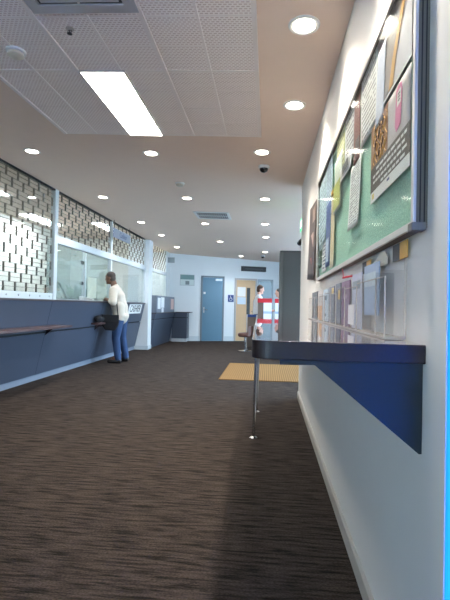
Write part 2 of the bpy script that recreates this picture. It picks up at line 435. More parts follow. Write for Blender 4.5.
# ------------------------------------------------------------------ lights in the ceiling
LENS = EM('downlight_lens', (255, 246, 232), 14.0)
def spot(parent, e, col=(1.0, 0.90, 0.76), ang=125, loc=(0, 0, -0.03)):
    d = bpy.data.lights.new('lamp', 'SPOT'); d.energy = e; d.color = col; d.spot_size = R(ang); d.spot_blend = 0.8; d.shadow_soft_size = 0.06
    o = bpy.data.objects.new('lamp', d); COL.objects.link(o); o.parent = parent; o.location = loc
    return o
DL = [
 ((0.17, 2.515), 'round recessed downlight nearest the camera, close to the wall above the notice board'),
 ((0.175, 3.512), 'second recessed downlight along the wall above the notice board'),
 ((-2.623, 4.709), 'recessed downlight above the near end of the teller counter, far left of the ceiling'),
 ((-1.278, 4.693), 'recessed downlight just past the end of the bright rectangular ceiling light'),
 ((-0.092, 4.591), 'recessed downlight beside the dark dome camera at the end of the tiled ceiling'),
 ((-2.596, 6.782), 'second recessed downlight from the left edge, above the brick-pattern grille'),
 ((-1.248, 6.678), 'recessed downlight between the smoke detector and the ceiling air vent'),
 ((-0.075, 6.592), 'recessed downlight right of the ceiling air vent, level with the smoke detector'),
 ((-2.582, 8.843), 'recessed downlight above the man at the counter, by the hanging sign'),
 ((-1.266, 8.753), 'recessed downlight directly past the ceiling air vent'),
 ((-0.088, 8.578), 'recessed downlight right of the air vent, next beyond the level of the vent'),
 ((-0.076, 10.163), 'third downlight from the back wall in the right-hand row'),
 ((-1.227, 11.17), 'recessed downlight beside the small ceiling sprinkler'),
 ((-2.551, 10.47), 'recessed downlight in front of the white pier on the left'),
 ((-2.617, 12.622), 'last downlight of the left row, above the far counter with the privacy screen'),
 ((-0.117, 12.934), 'last downlight of the right row, near the black sign on the back wall'),
 ((-0.884, 14.229), 'faint downlight nearest the back wall above the doors'),
]
proto = None
COOL = bpy.data.lights.new('lamp', 'SPOT'); COOL.energy = 30; COOL.color = (0.96, 0.97, 1.0); COOL.spot_size = R(125); COOL.spot_blend = 0.8; COOL.shadow_soft_size = 0.06
for (x, y), lab in DL:
    if proto is None:
        proto = thing('downlight', lab, 'ceiling light', (x, y, cz(x)), (0, TH, 0), 'recessed ceiling downlights')
        MB().lathe([(0.088, 0), (0.088, -0.004), (0.078, -0.010), (0.066, -0.006), (0.066, 0)], n=32).build('trim_ring', M['white'], proto, smooth=True)
        MB().lathe([(0.06, -0.001), (0.06, -0.0055)], n=32).build('lens', LENS, proto)
        spot(proto, 40.0)
    else:
        c = dup(proto, (x, y, cz(x)), lab)
        if y > 6:
            for l in c.children:
                if l.type == 'LIGHT': l.data = COOL

for i, (x, y) in enumerate(((0.165, 1.5),)):
    dup(proto, (x, y, cz(x)), ('recessed downlight above the near edge of the notice board, out of view', 'recessed downlight directly above the viewpoint, out of view', 'recessed downlight behind the viewpoint, out of view')[i])
tr = thing('ceiling_light', 'bright rectangular fluorescent light set in the tiled ceiling', 'ceiling light', (-1.18, 3.58, cz(-1.18)), (0, TH, 0))
MB().box((-0.155, -0.575, -0.006), (0.155, 0.575, -0.014)).build('diffuser', EM('troffer_diffuser', (255, 246, 234), 12.0), tr)
k = MB()
k.box((-0.168, -0.59, -0.004), (-0.155, 0.59, -0.016)).box((0.155, -0.59, -0.004), (0.168, 0.59, -0.016)).box((-0.168, -0.59, -0.004), (0.168, -0.575, -0.016)).box((-0.168, 0.575, -0.004), (0.168, 0.59, -0.016))
k.build('light_frame', M['white'], tr)

# lamps of the teller room behind the glass, plus one added for the partition
def panel_lamp(name, x, y, sx, sy, s, lab):
    o = thing(name, lab, 'ceiling light', (x, y, cz(x)), (0, TH, 0))
    MB().box((-sx/2, -sy/2, -0.02), (sx/2, sy/2, -0.008)).build('diffuser', EM('panel_lamp_glow', (234, 245, 255), s), o)
    MB().box((-sx/2-0.02, -sy/2-0.02, -0.008), (sx/2+0.02, sy/2+0.02, 0)).build('light_frame', M['white'], o)
panel_lamp('teller_lamp', -4.75, 9.0, 0.3, 1.2, 25, 'bright rectangular ceiling lamp of the teller room, seen through the brick-pattern grille')
panel_lamp('teller_lamp', -4.3, 6.2, 0.3, 1.2, 25, 'ceiling lamp of the teller room nearest the camera, behind the grille')
panel_lamp('teller_lamp', -3.6, 9.7, 0.2, 1.2, 14, 'added ceiling lamp just behind the teller windows, brightening the partition by the leaning man')  # added lamp, only there to front-light the glass partition and its notice
panel_lamp('office_lamp', -3.95, 13.0, 0.4, 0.9, 14, 'ceiling lamp of the cream office behind the far counter')

# air diffuser at the top edge of the picture, in the tile grid
o = thing('air_diffuser', 'large square louvred air diffuser in the tiled ceiling at top left', 'air vent', (-1.03, 2.07, cz(-1.03)), (0, TH, 0))
k = MB()
def ring(k, a, b, z0, z1):
    k.box((-a, -a, z0), (a, -b, z1)).box((-a, b, z0), (a, a, z1)).box((-a, -b, z0), (-b, b, z1)).box((b, -b, z0), (a, b, z1))
ring(k, 0.30, 0.235, -0.018, -0.004); k.build('outer_frame', P('diffuser_grey', (186, 186, 188), 0.5), o)
k = MB()
for a in (0.215, 0.165, 0.115, 0.065): ring(k, a, a-0.026, -0.016, -0.010)
k.build('louvres', P('diffuser_louvre', (190, 190, 192), 0.5), o)
MB().box((-0.232, -0.232, -0.009), (0.232, 0.232, -0.005)).build('dark_throat', M['black'], o)
# slotted vent further along
o = thing('air_vent', 'slotted dark return air vent flush in the plaster ceiling', 'air vent', (-1.01, 7.93, cz(-1.01)), (0, TH, 0))
k = MB(); k.box((-0.31, -0.30, -0.010), (0.31, -0.255, 0)).box((-0.31, 0.255, -0.010), (0.31, 0.30, 0)).box((-0.31, -0.255, -0.010), (-0.265, 0.255, 0)).box((0.265, -0.255, -0.010), (0.31, 0.255, 0))
k.build('vent_frame', M['white'], o)
k = MB()
for i in range(13): 
    x = -0.24 + 0.04*i; k.box((x-0.007, -0.255, -0.0055), (x+0.007, 0.255, -0.005))
k.box((-0.265, -0.014, -0.010), (0.265, 0.014, -0.006))
k.build('vent_slats', P('vent_slat_white', (210, 210, 208), 0.5), o)
MB().box((-0.265, -0.255, -0.004), (0.265, 0.255, -0.001)).build('vent_duct', M['black'], o)
# smoke detectors, sprinkler heads, dome camera
sd = thing('smoke_detector', 'cream round smoke detector on the tiled ceiling, left of the rectangular light', 'smoke detector', (-1.663, 2.756, cz(-1.663)-0.004), (0, TH, 0), 'smoke detectors')
MB().lathe([(0.062, 0), (0.062, -0.012), (0.052, -0.018)], n=28).build('base', M['white'], sd, smooth=True)
MB().lathe([(0.050, -0.016), (0.050, -0.034), (0.036, -0.046), (0.012, -0.048)], n=28).build('sensor_head', P('aged_plastic', (205, 196, 180), 0.5), sd, smooth=True)
dup(sd, (-1.192, 5.85, cz(-1.192)), 'white round smoke detector on the plain plaster ceiling, before the air vent')
sp = thing('sprinkler', 'small fire sprinkler head on a ceiling tile beside the square air diffuser', 'sprinkler', (-1.195, 2.529, cz(-1.195)-0.004), (0, TH, 0), 'ceiling sprinklers')
MB().lathe([(0.035, 0), (0.035, -0.005), (0.012, -0.012)], n=20).build('escutcheon', P('dull_chrome', (190, 184, 180), 0.5, metal=0.2), sp, smooth=True)
k = MB(); k.cyl((0, 0, -0.008), (0, 0, -0.038), 0.005); k.tube([(0.012, 0, -0.010), (0.017, 0, -0.026), (0.006, 0, -0.042)], 0.003); k.tube([(-0.012, 0, -0.010), (-0.017, 0, -0.026), (-0.006, 0, -0.042)], 0.003)
k.build('head', M['black'], sp, smooth=True)
MB().lathe([(0.022, -0.042), (0.022, -0.045)], n=18).build('deflector', M['black'], sp)
sp.scale = (0.7, 0.7, 0.7)
dup(sp, (-1.25, 10.925, cz(-1.25)), 'small sprinkler head on the plaster ceiling far along, beside a downlight')
dm = thing('dome_camera', 'dark tinted dome security camera on the plaster ceiling near the tiled bay', 'security camera', (-0.076, 5.047, cz(-0.076)), (0, TH, 0), 'dome cameras')
MB().lathe([(0.062, 0), (0.062, -0.022), (0.052, -0.030)], n=28).build('collar', M['white'], dm, smooth=True)
MB().lathe([(0.048, -0.026)] + [(0.048*math.cos(a*math.pi/16)+0.0005, -0.030-0.045*math.sin(a*math.pi/16)) for a in range(1, 9)], n=28).build('dome', P('smoked_dome', (14, 15, 18), 0.08), dm, smooth=True)
dup(dm, (-0.19, 13.9, cz(-0.19)), 'small dome camera on the ceiling in front of the back wall')

# ------------------------------------------------------------------ teller glazing on the left
GX = -3.20
def grille_panel(w, mats, y0, y1, z0, z1, bw=0.262, rh=0.118, off=0.0):
    """staggered upright slats with thin wires between them"""
    nr = max(1, round((z1-z0)/rh)); rh = (z1-z0)/nr
    k = MB()
    for r in range(2*nr+1):
        z = z0 + r*rh/2; k.box((GX-0.006, y0, z-0.003), (GX+0.006, y1, z+0.003))
    k.build('grille_wires', mats[1], w)
    k = MB()
    for r in range(nr):
        y = y0 + off + (bw/2 if r % 2 else 0)
        while y < y1:
            if y > y0 + 0.02: k.box((GX-0.009, y-0.010, z0+r*rh-0.004), (GX+0.009, y+0.010, z0+(r+1)*rh+0.004))
            y += bw
    k.build('grille_slats', mats[0], w)
GM = (P('grille_slat_paint', (84, 78, 66), 0.6), P('grille_wire_paint', (128, 120, 106), 0.6))
ztop = cz(GX)
w1 = sroot('window_1')
grille_panel(w1, GM, 0.45, 6.36, 1.29, ztop-0.02)
MB().box((GX+0.020, 0.45, 1.29), (GX+0.026, 6.36, ztop-0.02)).build('glass_pane', M['glass'], w1)
k = MB(); k.box((GX-0.03, 0.4, 1.2), (GX+0.03, 6.42, 1.29)); k.box((GX-0.03, 6.37, 1.2), (GX+0.04, 6.47, ztop)); k.build('window_frame', M['framewhite'], w1)
k = MB()
for i in range(22): k.cyl((GX+0.03, 0.6+0.27*i, 1.245), (GX+0.036, 0.6+0.27*i, 1.245), 0.012)
k.build('fixing_bolts', M['silver'], w1)
MB().box((GX-0.03, 0.4, ztop-0.022), (GX+0.035, 6.42, ztop+0.02)).build('head_channel', M['counterdark'], w1)
def upper(name, y0, y1, last=False):
    w = sroot(name)
    grille_panel(w, GM, y0, y1-0.06, 2.165, ztop-0.02, off=0.05)
    k = MB(); k.box((GX-0.04, y0, 2.05), (GX+0.04, y1, 2.165)); k.box((GX-0.03, y1-0.07, 1.2), (GX+0.035, y1, ztop)); k.build('window_frame', M['framewhite'], w)
    MB().box((GX-0.006, y0, 1.215), (GX, y1-0.07, 2.05)).build('glass_pane', M['glass'], w)
    MB().box((GX-0.02, y0, 1.2), (GX+0.02, y1-0.07, 1.215)).build('sill_rail', M['silver'], w)
    MB().box((GX-0.03, y0, ztop-0.02), (GX+0.035, y1, ztop+0.02)).build('head_channel', M['counterdark'], w)
    return w
upper('window_2', 6.47, 8.86)
upper('window_3', 8.86, 11.34)
w4 = sroot('window_4')
grille_panel(w4, GM, 11.70, 13.72, 2.165, ztop-0.02, off=0.05)
k = MB(); k.box((GX-0.04, 11.68, 2.08), (GX+0.04, 13.80, 2.165)); k.box((GX-0.03, 13.72, 0.95), (GX+0.035, 13.80, ztop)); k.build('window_frame', M['framewhite'], w4)
MB().box((GX-0.006, 11.68, 0.95), (GX, 13.72, 2.08)).build('glass_pane', M['glass'], w4)

# main teller counter, leaning front
cn = thing('teller_counter', 'long blue-grey teller counter with leaning front along the left side', 'counter')
zt = 1.2
def cx(z): return -3.405 + 0.255*(z-0.0)/1.17
MB().prism([(-3.75, 0.09), (cx(0.09)-0.0, 0.09), (cx(0.705), 0.705), (-3.75, 0.705)], 'y', 0.42, 11.30).build('lower_front', M['counter'], cn)
MB().prism([(-3.75, 0.735), (cx(0.735), 0.735), (cx(1.172), 1.172), (-3.75, 1.172)], 'y', 0.42, 11.30).build('upper_front', M['counter'], cn)
MB().prism([(-3.72, 0.704), (cx(0.70)-0.02, 0.704), (cx(0.735)-0.02, 0.736), (-3.72, 0.736)], 'y', 0.44, 11.28).build('shadow_groove', M['counterdark'], cn)
MB().box((-3.76, 0.42, 1.172), (-3.13, 11.31, zt)).build('counter_top', M['countertop'], cn, bevel=0.004)
MB().box((-3.75, 0.42, 0), (-3.405, 11.30, 0.09)).build('kick_plate', P('kick_plate_grey', (126, 136, 152), 0.45), cn)
for y in (2.2, 4.2, 6.33, 8.4, 10.0):
    for z0, z1 in ((0.1, 0.70), (0.74, 1.17)):
        MB().prism([(cx(z0)+0.001, z0), (cx(z0)-0.01, z0), (cx(z1)-0.01, z1), (cx(z1)+0.001, z1)], 'y', y-0.003, y+0.003).build('panel_joint', M['counterdark'], cn)
# writing ledges fixed to the counter
def ledge(y0, y1, xf, lab, z=0.82):
    o = thing('writing_ledge', lab, 'ledge', (cx(z), (y0+y1)/2, z), group='writing ledges on the counter')
    h = (y1-y0)/2
    MB().box((0.0, -h, -0.032), (xf-cx(z), h, 0)).build('board', M['ledge'], o, bevel=0.004)
    for s in (-1, 1): MB().prism([(0.0, -0.033), (0.11, -0.033), (-0.03, -0.15)], 'y', s*(h-0.25)-0.012, s*(h-0.25)+0.012).build('bracket', M['countertop'], o)
ledge(1.2, 6.6, -2.955, 'long brown writing ledge on the counter front at the left edge')
ledge(8.0, 9.3, -3.085, 'short brown writing ledge on the counter in front of the leaning man', 0.80)
# CASHIER plate
tilt = math.atan(0.255/1.17)
sg = thing('cashier_sign', 'white CASHIER sign on the far end of the teller counter front', 'sign', (cx(1.05)+0.004, 10.55, 1.05), (0, tilt, 0))
MB().box((-0.002, -0.50, -0.112), (0.006, 0.50, 0.112)).build('plate', M['paperw'], sg)
text('CASHIER', 'lettering', 0.235, M['ink'], sg, (0.0075, 0, 0), (R(90), 0, R(90)), sx=0.92)
# hanging sign
hs = thing('hanging_sign', 'blue-grey Cashier sign hung from the ceiling by thin rods above the counter', 'sign', (-3.09, 9.22, 2.585))
MB().box((-0.008, -0.55, -0.095), (0.008, 0.55, 0.095)).build('panel', P('hanging_sign_blue', (140, 148, 164), 0.5), hs, bevel=0.003)
text('Cashier', 'lettering', 0.15, P('hanging_sign_ink', (72, 88, 122), 0.5), hs, (0.0095, 0.05, 0), (R(90), 0, R(90)))
for y in (-0.5, 0.5): MB().cyl((0, y, 0.095), (0, y, cz(-3.09)-2.585), 0.006, n=8).build('rod', M['grille'], hs)

# far counter with the privacy screen, and its return
c2 = thing('far_counter', 'lower blue-grey counter past the white pier, carrying the privacy screen', 'counter')
def c2x(z): return -3.12 + 0.16*z/0.93
P2 = [(-3.6, 0.0), (c2x(0), 0.0), (c2x(0.76), 0.76), (-3.6, 0.76)]
MB().prism(P2, 'y', 11.70, 14.10).build('lower_front', M['counter'], c2)
MB().prism([(-3.6, 0.78), (c2x(0.78), 0.78), (c2x(0.925), 0.925), (-3.6, 0.925)], 'y', 11.70, 14.10).build('upper_front', M['counter'], c2)
MB().prism([(-3.59, 0.755), (c2x(0.76)-0.02, 0.755), (c2x(0.78)-0.02, 0.785), (-3.59, 0.785)], 'y', 11.72, 14.08).build('shadow_groove', M['counterdark'], c2)
MB().box((-3.6, 11.69, 0.925), (-2.945, 14.12, 0.95)).build('counter_top', M['countertop'], c2, bevel=0.003)
rt = thing('counter_return', 'short blue-grey counter standing across the hall corner by the back wall', 'counter')
MB().prism([(-3.05, 14.14), (-2.56, 14.14), (-2.56, 14.52), (-3.05, 14.34)], 'z', 0.11, 0.76).build('lower_front', M['counter'], rt)
MB().prism([(-3.05, 14.14), (-2.56, 14.14), (-2.56, 14.52), (-3.05, 14.34)], 'z', 0.78, 0.925).build('upper_front', M['counter'], rt)
MB().prism([(-3.04, 14.15), (-2.57, 14.15), (-2.57, 14.51), (-3.04, 14.33)], 'z', 0.76, 0.78).build('shadow_groove', M['counterdark'], rt)
MB().prism([(-2.94, 14.125), (-2.45, 14.125), (-2.45, 14.55), (-2.94, 14.375)], 'z', 0.925, 0.95).build('counter_top', M['countertop'], rt)
MB().prism([(-3.05, 14.15), (-2.58, 14.15), (-2.58, 14.51), (-3.05, 14.33)], 'z', 0.0, 0.11).build('kick_plate', M['framewhite'], rt)
ps = thing('privacy_screen', 'grey box screen with taped notices on top of the far counter', 'screen', (0, 0, 0.95))
MB().box((-3.13, 11.75, 0), (-2.95, 14.02, 0.46)).build('panel', P('screen_laminate', (112, 122, 136), 0.5), ps, bevel=0.004)
for (ya, yb, za, zb, m, nm, lab) in [
    (11.86, 12.18, 0.10, 0.40, 0, 'notice', 'white notice sheet taped nearest the camera on the grey privacy screen'),
    (12.24, 12.62, 0.13, 0.42, 0, 'notice', 'second white notice taped on the grey privacy screen'),
    (12.30, 12.55, -0.0, 0.12, 0, 'notice', 'small white slip taped low on the grey privacy screen'),
    (13.50, 13.90, 0.08, 0.40, 1, 'poster', 'pinkish poster at the far end of the grey privacy screen')]:
    mm = paper_mat('screen_notice', (232, 236, 240), (120, 130, 150), 9, seed=ya) if m == 0 else paper_mat('screen_poster', (214, 178, 170), (190, 120, 110), 6, dens=0.7, seed=3)
    me = MB().box((-2.949, ya, 0.95+za), (-2.946, yb, 0.95+zb)).build(nm, mm)
    tag(me, lab, 'notice')
# little bracket sign on the corner wall
o = thing('bracket_sign', 'small grey sign sticking out of the wall above the far counter', 'sign', (-3.18, 13.95, 2.58))
MB().box((0.0, -0.012, -0.085), (0.22, 0.012, 0.085)).build('panel', P('bracket_sign_grey', (150, 158, 160), 0.5), o, bevel=0.003)
MB().box((-0.0, -0.02, -0.05), (0.012, 0.02, 0.05)).build('wall_mount', M['silver'], o)

# behind the teller glass
def gscreen(y0, y1, lab):
    o = thing('glass_screen', lab, 'glass partition', (-3.95, (y0+y1)/2, 0), group='glass partitions behind the teller windows')
    h = (y1-y0)/2
    MB().box((-0.005, -h, 1.62), (0.005, h, 2.30)).build('clear_panel', M['glassgreen'], o)
    MB().box((-0.005, -h, 0.05), (0.005, h, 1.62)).build('frosted_panel', M['frost'], o)
    for z in (1.58, 2.02): MB().box((-0.012, h-0.07, z-0.035), (0.012, h+0.07, z+0.035)).build('hinge', M['black'], o)
    MB().box((-0.02, -h, 0), (0.02, h, 0.05)).build('floor_rail', M['silver'], o)
    return o
gscreen(7.7, 9.24, 'greenish glass partition panel with black hinges behind the second teller window')
gscreen(9.40, 10.95, 'greenish glass partition panel behind the leaning man')
MB().box((-3.99, 9.29, 0), (-3.91, 9.36, 2.35)).build('partition_post', M['framewhite'])
tag(bpy.data.objects['partition_post'], 'white post between the two glass partition panels behind the teller window', 'post')
tag(MB().box((-3.944, 9.52, 1.27), (-3.941, 10.02, 1.74)).build('notice', paper_mat('glass_notice', (226, 226, 208), (140, 140, 128), 14, seed=5)), 'cream notice sheet on the glass partition left of the man\'s head', 'notice')
tm = thing('payment_terminal', 'small white payment terminal on the counter left of the man\'s hands', 'terminal', (-3.40, 8.20, 1.2), (0, 0, R(15)))
MB().prism([(-0.12, 0), (0.12, 0), (0.12, 0.045), (-0.12, 0.09)], 'y', -0.15, 0.10).build('body', M['white'], tm, bevel=0.005)
MB().box((-0.07, 0.12, 0), (0.07, 0.27, 0.05)).build('keypad', M['black'], tm, bevel=0.005)
fn = thing('potted_plant', 'leafy green plant seen blurred through the frosted partition behind the counter', 'plant', (-4.40, 9.95, 0))
MB().lathe([(0.12, 0), (0.17, 0.36), (0.18, 0.4), (0.15, 0.4)], n=24).build('pot', M['pot'], fn, smooth=True)
k = MB()
for i in range(54):
    a = random.uniform(0, 2*math.pi); h = random.uniform(0.85, 1.5); rr = random.uniform(0.25, 0.6); w = random.uniform(0.04, 0.07)
    pts = []
    for j in range(7):
        t = j/6; r = rr*t; z = 0.38 + h*(1-(1-t)**1.6) - 0.25*t*t
        pts.append((r*math.cos(a), r*math.sin(a), z, w*math.sin(math.pi*(0.1+0.88*t))))
    vs = []
    for x, y, z, ww in pts: vs += [(x-ww*math.sin(a), y+ww*math.cos(a), z), (x, y, z-0.006), (x+ww*math.sin(a), y-ww*math.cos(a), z)]
    fs = []
    for j in range(6):
        b = 3*j; fs += [(b, b+1, b+4, b+3), (b+1, b+2, b+5, b+4)]
    k.add(vs, fs)
k.build('foliage', M['green'], fn)

# ------------------------------------------------------------------ back wall fittings (local: u along the wall, v into it, w up)
def onback(u, w=0, v=0.0): return A + T*u + Vector((-T.y, T.x, 0))*v + Vector((0, 0, w))
rb = (0, 0, ANG)
def mkdoor(name, u0, u1, h, leafmat, framemat):
    o = sroot(name, onback(u0), rb); w = u1-u0
    k = MB(); f = 0.055
    k.box((-f, -0.025, 0), (0, 0.02, h+f)).box((w, -0.025, 0), (w+f, 0.02, h+f)).box((0, -0.025, h), (w, 0.02, h+f))
    k.build('door_frame', framemat, o)
    lf = MB().box((0.004, -0.016, 0.006), (w-0.004, 0.015, h-0.004)).build('door_leaf', leafmat, o)
    return o, w, lf
d1, w, lf = mkdoor('door_1', 1.20, 1.885, 2.10, M['doorblue'], P('door_frame_blue', (112, 122, 130), 0.4))
MB().box((0.03, -0.028, 0.93), (0.075, -0.016, 1.12)).build('lock_plate', M['silver'], d1)
MB().tube([(0.05, -0.03, 1.03), (0.05, -0.06, 1.03), (0.16, -0.06, 1.03)], 0.010).build('door_handle', M['chrome'], d1, smooth=True)
MB().box((0.42, -0.06, 2.0), (0.66, -0.016, 2.06)).build('door_closer', M['silver'], d1)
MB().box((0.03, -0.022, 1.55), (0.10, -0.016, 1.62)).build('door_plate', M['paperw'], d1)
d2, w, lf = mkdoor('door_2', 2.36, 3.04, 2.06, M['wood'], P('door_frame_tan', (170, 164, 158), 0.4))
MB().box((0.37, -0.020, 0.36), (0.49, -0.014, 1.80)).build('vision_panel', P('dark_glass', (22, 24, 28), 0.5), d2)
MB().tube([(0.60, -0.02, 1.0), (0.60, -0.06, 1.0), (0.52, -0.06, 1.0)], 0.010).build('door_handle', M['chrome'], d2, smooth=True)
d3, w, lf = mkdoor('door_3', 3.17, 3.62, 2.05, P('door_dark_glass', (78, 96, 104), 0.15), M['frame'])
MB().tube([(0.07, -0.02, 0.85), (0.07, -0.06, 0.88), (0.07, -0.06, 1.2), (0.07, -0.02, 1.23)], 0.012).build('door_handle', M['chrome'], d3, smooth=True)
def plate(name, u0, u1, z0, z1, mat, lab, cat='sign', off=0.0, th=0.008):
    o = thing(name, lab, cat, onback((u0+u1)/2, (z0+z1)/2, -off), rb)
    MB().box((-(u1-u0)/2, -th, -(z1-z0)/2), ((u1-u0)/2, -0.0005, (z1-z0)/2)).build('panel', mat, o)
    return o
tag(plate('notice', 2.40, 2.69, 1.50, 1.82, paper_mat('door_notice_a', (226, 224, 220), (120, 116, 120), 8, seed=1), 'white notice with printed lines, upper one on the wooden door', off=0.016, th=0.002), 'white notice with printed lines, upper one on the wooden door', 'notice')
o = plate('notice', 2.40, 2.70, 1.24, 1.48, paper_mat('door_notice_b', (196, 210, 222), (60, 92, 140), 4, top=0.99, bottom=0.5, dens=0.7, seed=8), 'pale blue-headed notice, lower one on the wooden door', 'notice', off=0.016, th=0.002)
o = plate('framed_sign', 0.44, 0.92, 1.81, 2.17, M['silver'], 'shiny framed sign on the back wall left of the blue door')
MB().box((-0.225, -0.012, -0.165), (0.225, -0.008, 0.165)).build('sign_face', P('sign_white_gloss', (206, 216, 214), 0.2), o)
MB().box((-0.225, -0.014, 0.02), (0.225, -0.012, 0.165)).build('printed_band', P('sign_teal', (110, 140, 140), 0.3), o)
MB().box((-0.06, -0.014, -0.15), (0.07, -0.012, -0.03)).build('printed_mark', P('sign_grey', (120, 130, 132), 0.4), o)
o = plate('access_sign', 2.075, 2.275, 1.31, 1.545, M['blue'], 'small square blue wheelchair access sign beside the wooden door')
k = MB()
k.cyl((-0.01, -0.009, 0.075), (-0.01, -0.011, 0.075), 0.016, n=14)
k.tube([(-0.01, -0.010, 0.05), (-0.005, -0.010, 0.0), (0.035, -0.010, 0.0), (0.05, -0.010, -0.055)], 0.008, n=6)
k.tube([(-0.008, -0.010, 0.03), (0.03, -0.010, 0.026)], 0.006, n=6)
k.tube([(-0.005+0.045*math.cos(a*0.32+2.0), -0.010, -0.03+0.045*math.sin(a*0.32+2.0)) for a in range(13)], 0.006, n=6)
k.build('wheelchair_symbol', M['paperw'], o)
o = plate('black_sign', 2.515, 3.405, 2.36, 2.53, P('black_gloss', (22, 22, 24), 0.5), 'long black sign board on the back wall above the wooden door', th=0.03)
MB().box((-0.30, -0.0315, -0.012), (0.34, -0.030, 0.010)).build('faint_lettering', P('faint_grey', (58, 62, 64), 0.4), o)

# ------------------------------------------------------------------ far right: cabinet, exit sign, camera
cb = thing('tall_cabinet', 'tall dark grey cabinet standing past the end of the right wall', 'cabinet', (0.24, 9.9, 0))
MB().box((0, 0, 0.08), (0.58, 0.5, 2.40)).build('body', M['cab'], cb, bevel=0.006)
MB().box((0.075, -0.022, 0.09), (0.575, -0.001, 2.39)).build('door', M['cab'], cb, bevel=0.004)
MB().box((0.005, -0.016, 0.09), (0.068, -0.001, 2.39)).build('side_strip', P('cabinet_edge', (84, 84, 80), 0.45), cb, bevel=0.003)
MB().box((0.02, 0.02, 0), (0.56, 0.48, 0.08)).build('plinth', M['black'], cb)
ex = thing('exit_sign', 'green lit EXIT sign seen edge-on past the end of the right wall', 'sign', (0.50, 6.9, 2.42))
MB().box((-0.02, -0.17, -0.10), (0.02, 0.17, 0.10)).build('housing', M['white'], ex, bevel=0.004)
MB().box((-0.024, -0.16, -0.09), (-0.0205, 0.16, 0.09)).build('lit_face', EM('exit_green', (20, 170, 90), 2.5), ex)
text('EXIT', 'lettering', 0.14, EM('exit_white', (235, 255, 240), 2.5), ex, (-0.0252, 0, 0), (R(90), 0, R(-90)), extrude=0.0005)
MB().cyl((0, 0, 0.10), (0, 0, cz(0.5)-2.42), 0.012).build('stem', M['white'], ex)
cc = thing('wall_camera', 'black bullet security camera on the end of the right wall', 'security camera', (0.425, 5.86, 2.06))
MB().box((-0.012, 0, -0.03), (0.03, 0.012, 0.16)).build('mount', M['black'], cc)
MB().tube([(0.0, 0.006, 0.0), (-0.005, 0.05, -0.02), (-0.02, 0.09, -0.03)], 0.009).build('arm', M['black'], cc, smooth=True)
MB().lathe([(0.03, 0), (0.034, 0.01), (0.034, 0.13), (0.026, 0.14)], (-0.03, 0.14, -0.055), (0.1, -0.5, 0.05), n=20).build('body', M['black'], cc, smooth=True)

# entry mat
mt = MB()
mt.box((-0.75, 7.05, 0.0), (1.7, 9.1, 0.012)); o = mt.build('door_mat', M['mat'], bevel=0.004)
tag(o, 'ribbed straw-coloured entry mat on the carpet past the shelf', 'mat')

# stool, low panel and leaflet kiosk
dp = thing('low_partition', 'low taupe panel with a blue top edge and white end post', 'partition', (-0.36, 12.0, 0))
MB().box((-0.18, 0, 0.10), (0.24, 0.05, 0.885)).build('panel', M['taupe'], dp)
MB().box((-0.18, -0.005, 0.885), (0.24, 0.055, 0.955)).build('blue_edge', P('edge_blue', (38, 76, 150), 0.5), dp)
MB().box((-0.205, -0.005, 0), (-0.18, 0.055, 0.955)).build('end_post', M['white'], dp)
MB().box((-0.2, -0.12, 0), (-0.17, 0.17, 0.02)).box((0.2, -0.12, 0), (0.23, 0.17, 0.02)).box((0.205, 0.005, 0), (0.225, 0.045, 0.11)).build('feet', M['silver'], dp)
def kiosk(loc, lab, d0):
    kk = thing('leaflet_kiosk', lab, 'kiosk', loc, group='red topped leaflet kiosks')
    MB().box((-0.20, 0, 0.03), (0.155, 0.25, 1.27)).build('body', M['taupe'], kk, bevel=0.004)
    MB().box((-0.21, -0.02, 1.27), (0.16, 0.26, 1.38)).build('header', M['redm'], kk, bevel=0.004)
    MB().box((d0, -0.035, 0.95), (0.155, -0.001, 1.27)).build('display', P('display_white', (238, 240, 250), 0.35), kk)
    MB().box((d0, -0.037, 0.99), (0.155, -0.035, 1.05)).build('printed_band', P('display_blue', (170, 190, 226), 0.4), kk)
    MB().box((-0.22, -0.04, 0), (0.18, 0.28, 0.03)).build('foot', M['black'], kk)
kiosk((-0.06, 11.6, 0), 'taupe kiosk with red header and white display panel, left of the tall cabinet', -0.055)
kiosk((0.385, 11.75, 0), 'second red-topped kiosk, mostly hidden behind the tall cabinet', -0.20)
st = thing('stool', 'brown low-backed stool with chrome star foot beside the low panel', 'stool', (-0.58, 11.75, 0))
MB().lathe([(0.16, 0.37), (0.19, 0.40), (0.19, 0.45), (0.16, 0.48), (0.02, 0.485)], n=28).build('seat', M['brown'], st, smooth=True)
k = MB()
for i in range(9):
    a = R(-60 + 15*i); 
k.prism([(0.17*math.cos(R(a)), 0.17*math.sin(R(a))) for a in range(-65, 66, 13)] + [(0.20*math.cos(R(a)), 0.20*math.sin(R(a))) for a in range(65, -66, -13)], 'z', 0.44, 0.66)
k.build('backrest', M['brown'], st)
MB().cyl((0, 0, 0.03), (0, 0, 0.38), 0.025).build('column', M['chrome'], st, smooth=True)
MB().lathe([(0.17, 0), (0.17, 0.012), (0.03, 0.035)], n=28).build('foot', M['chrome'], st, smooth=True)

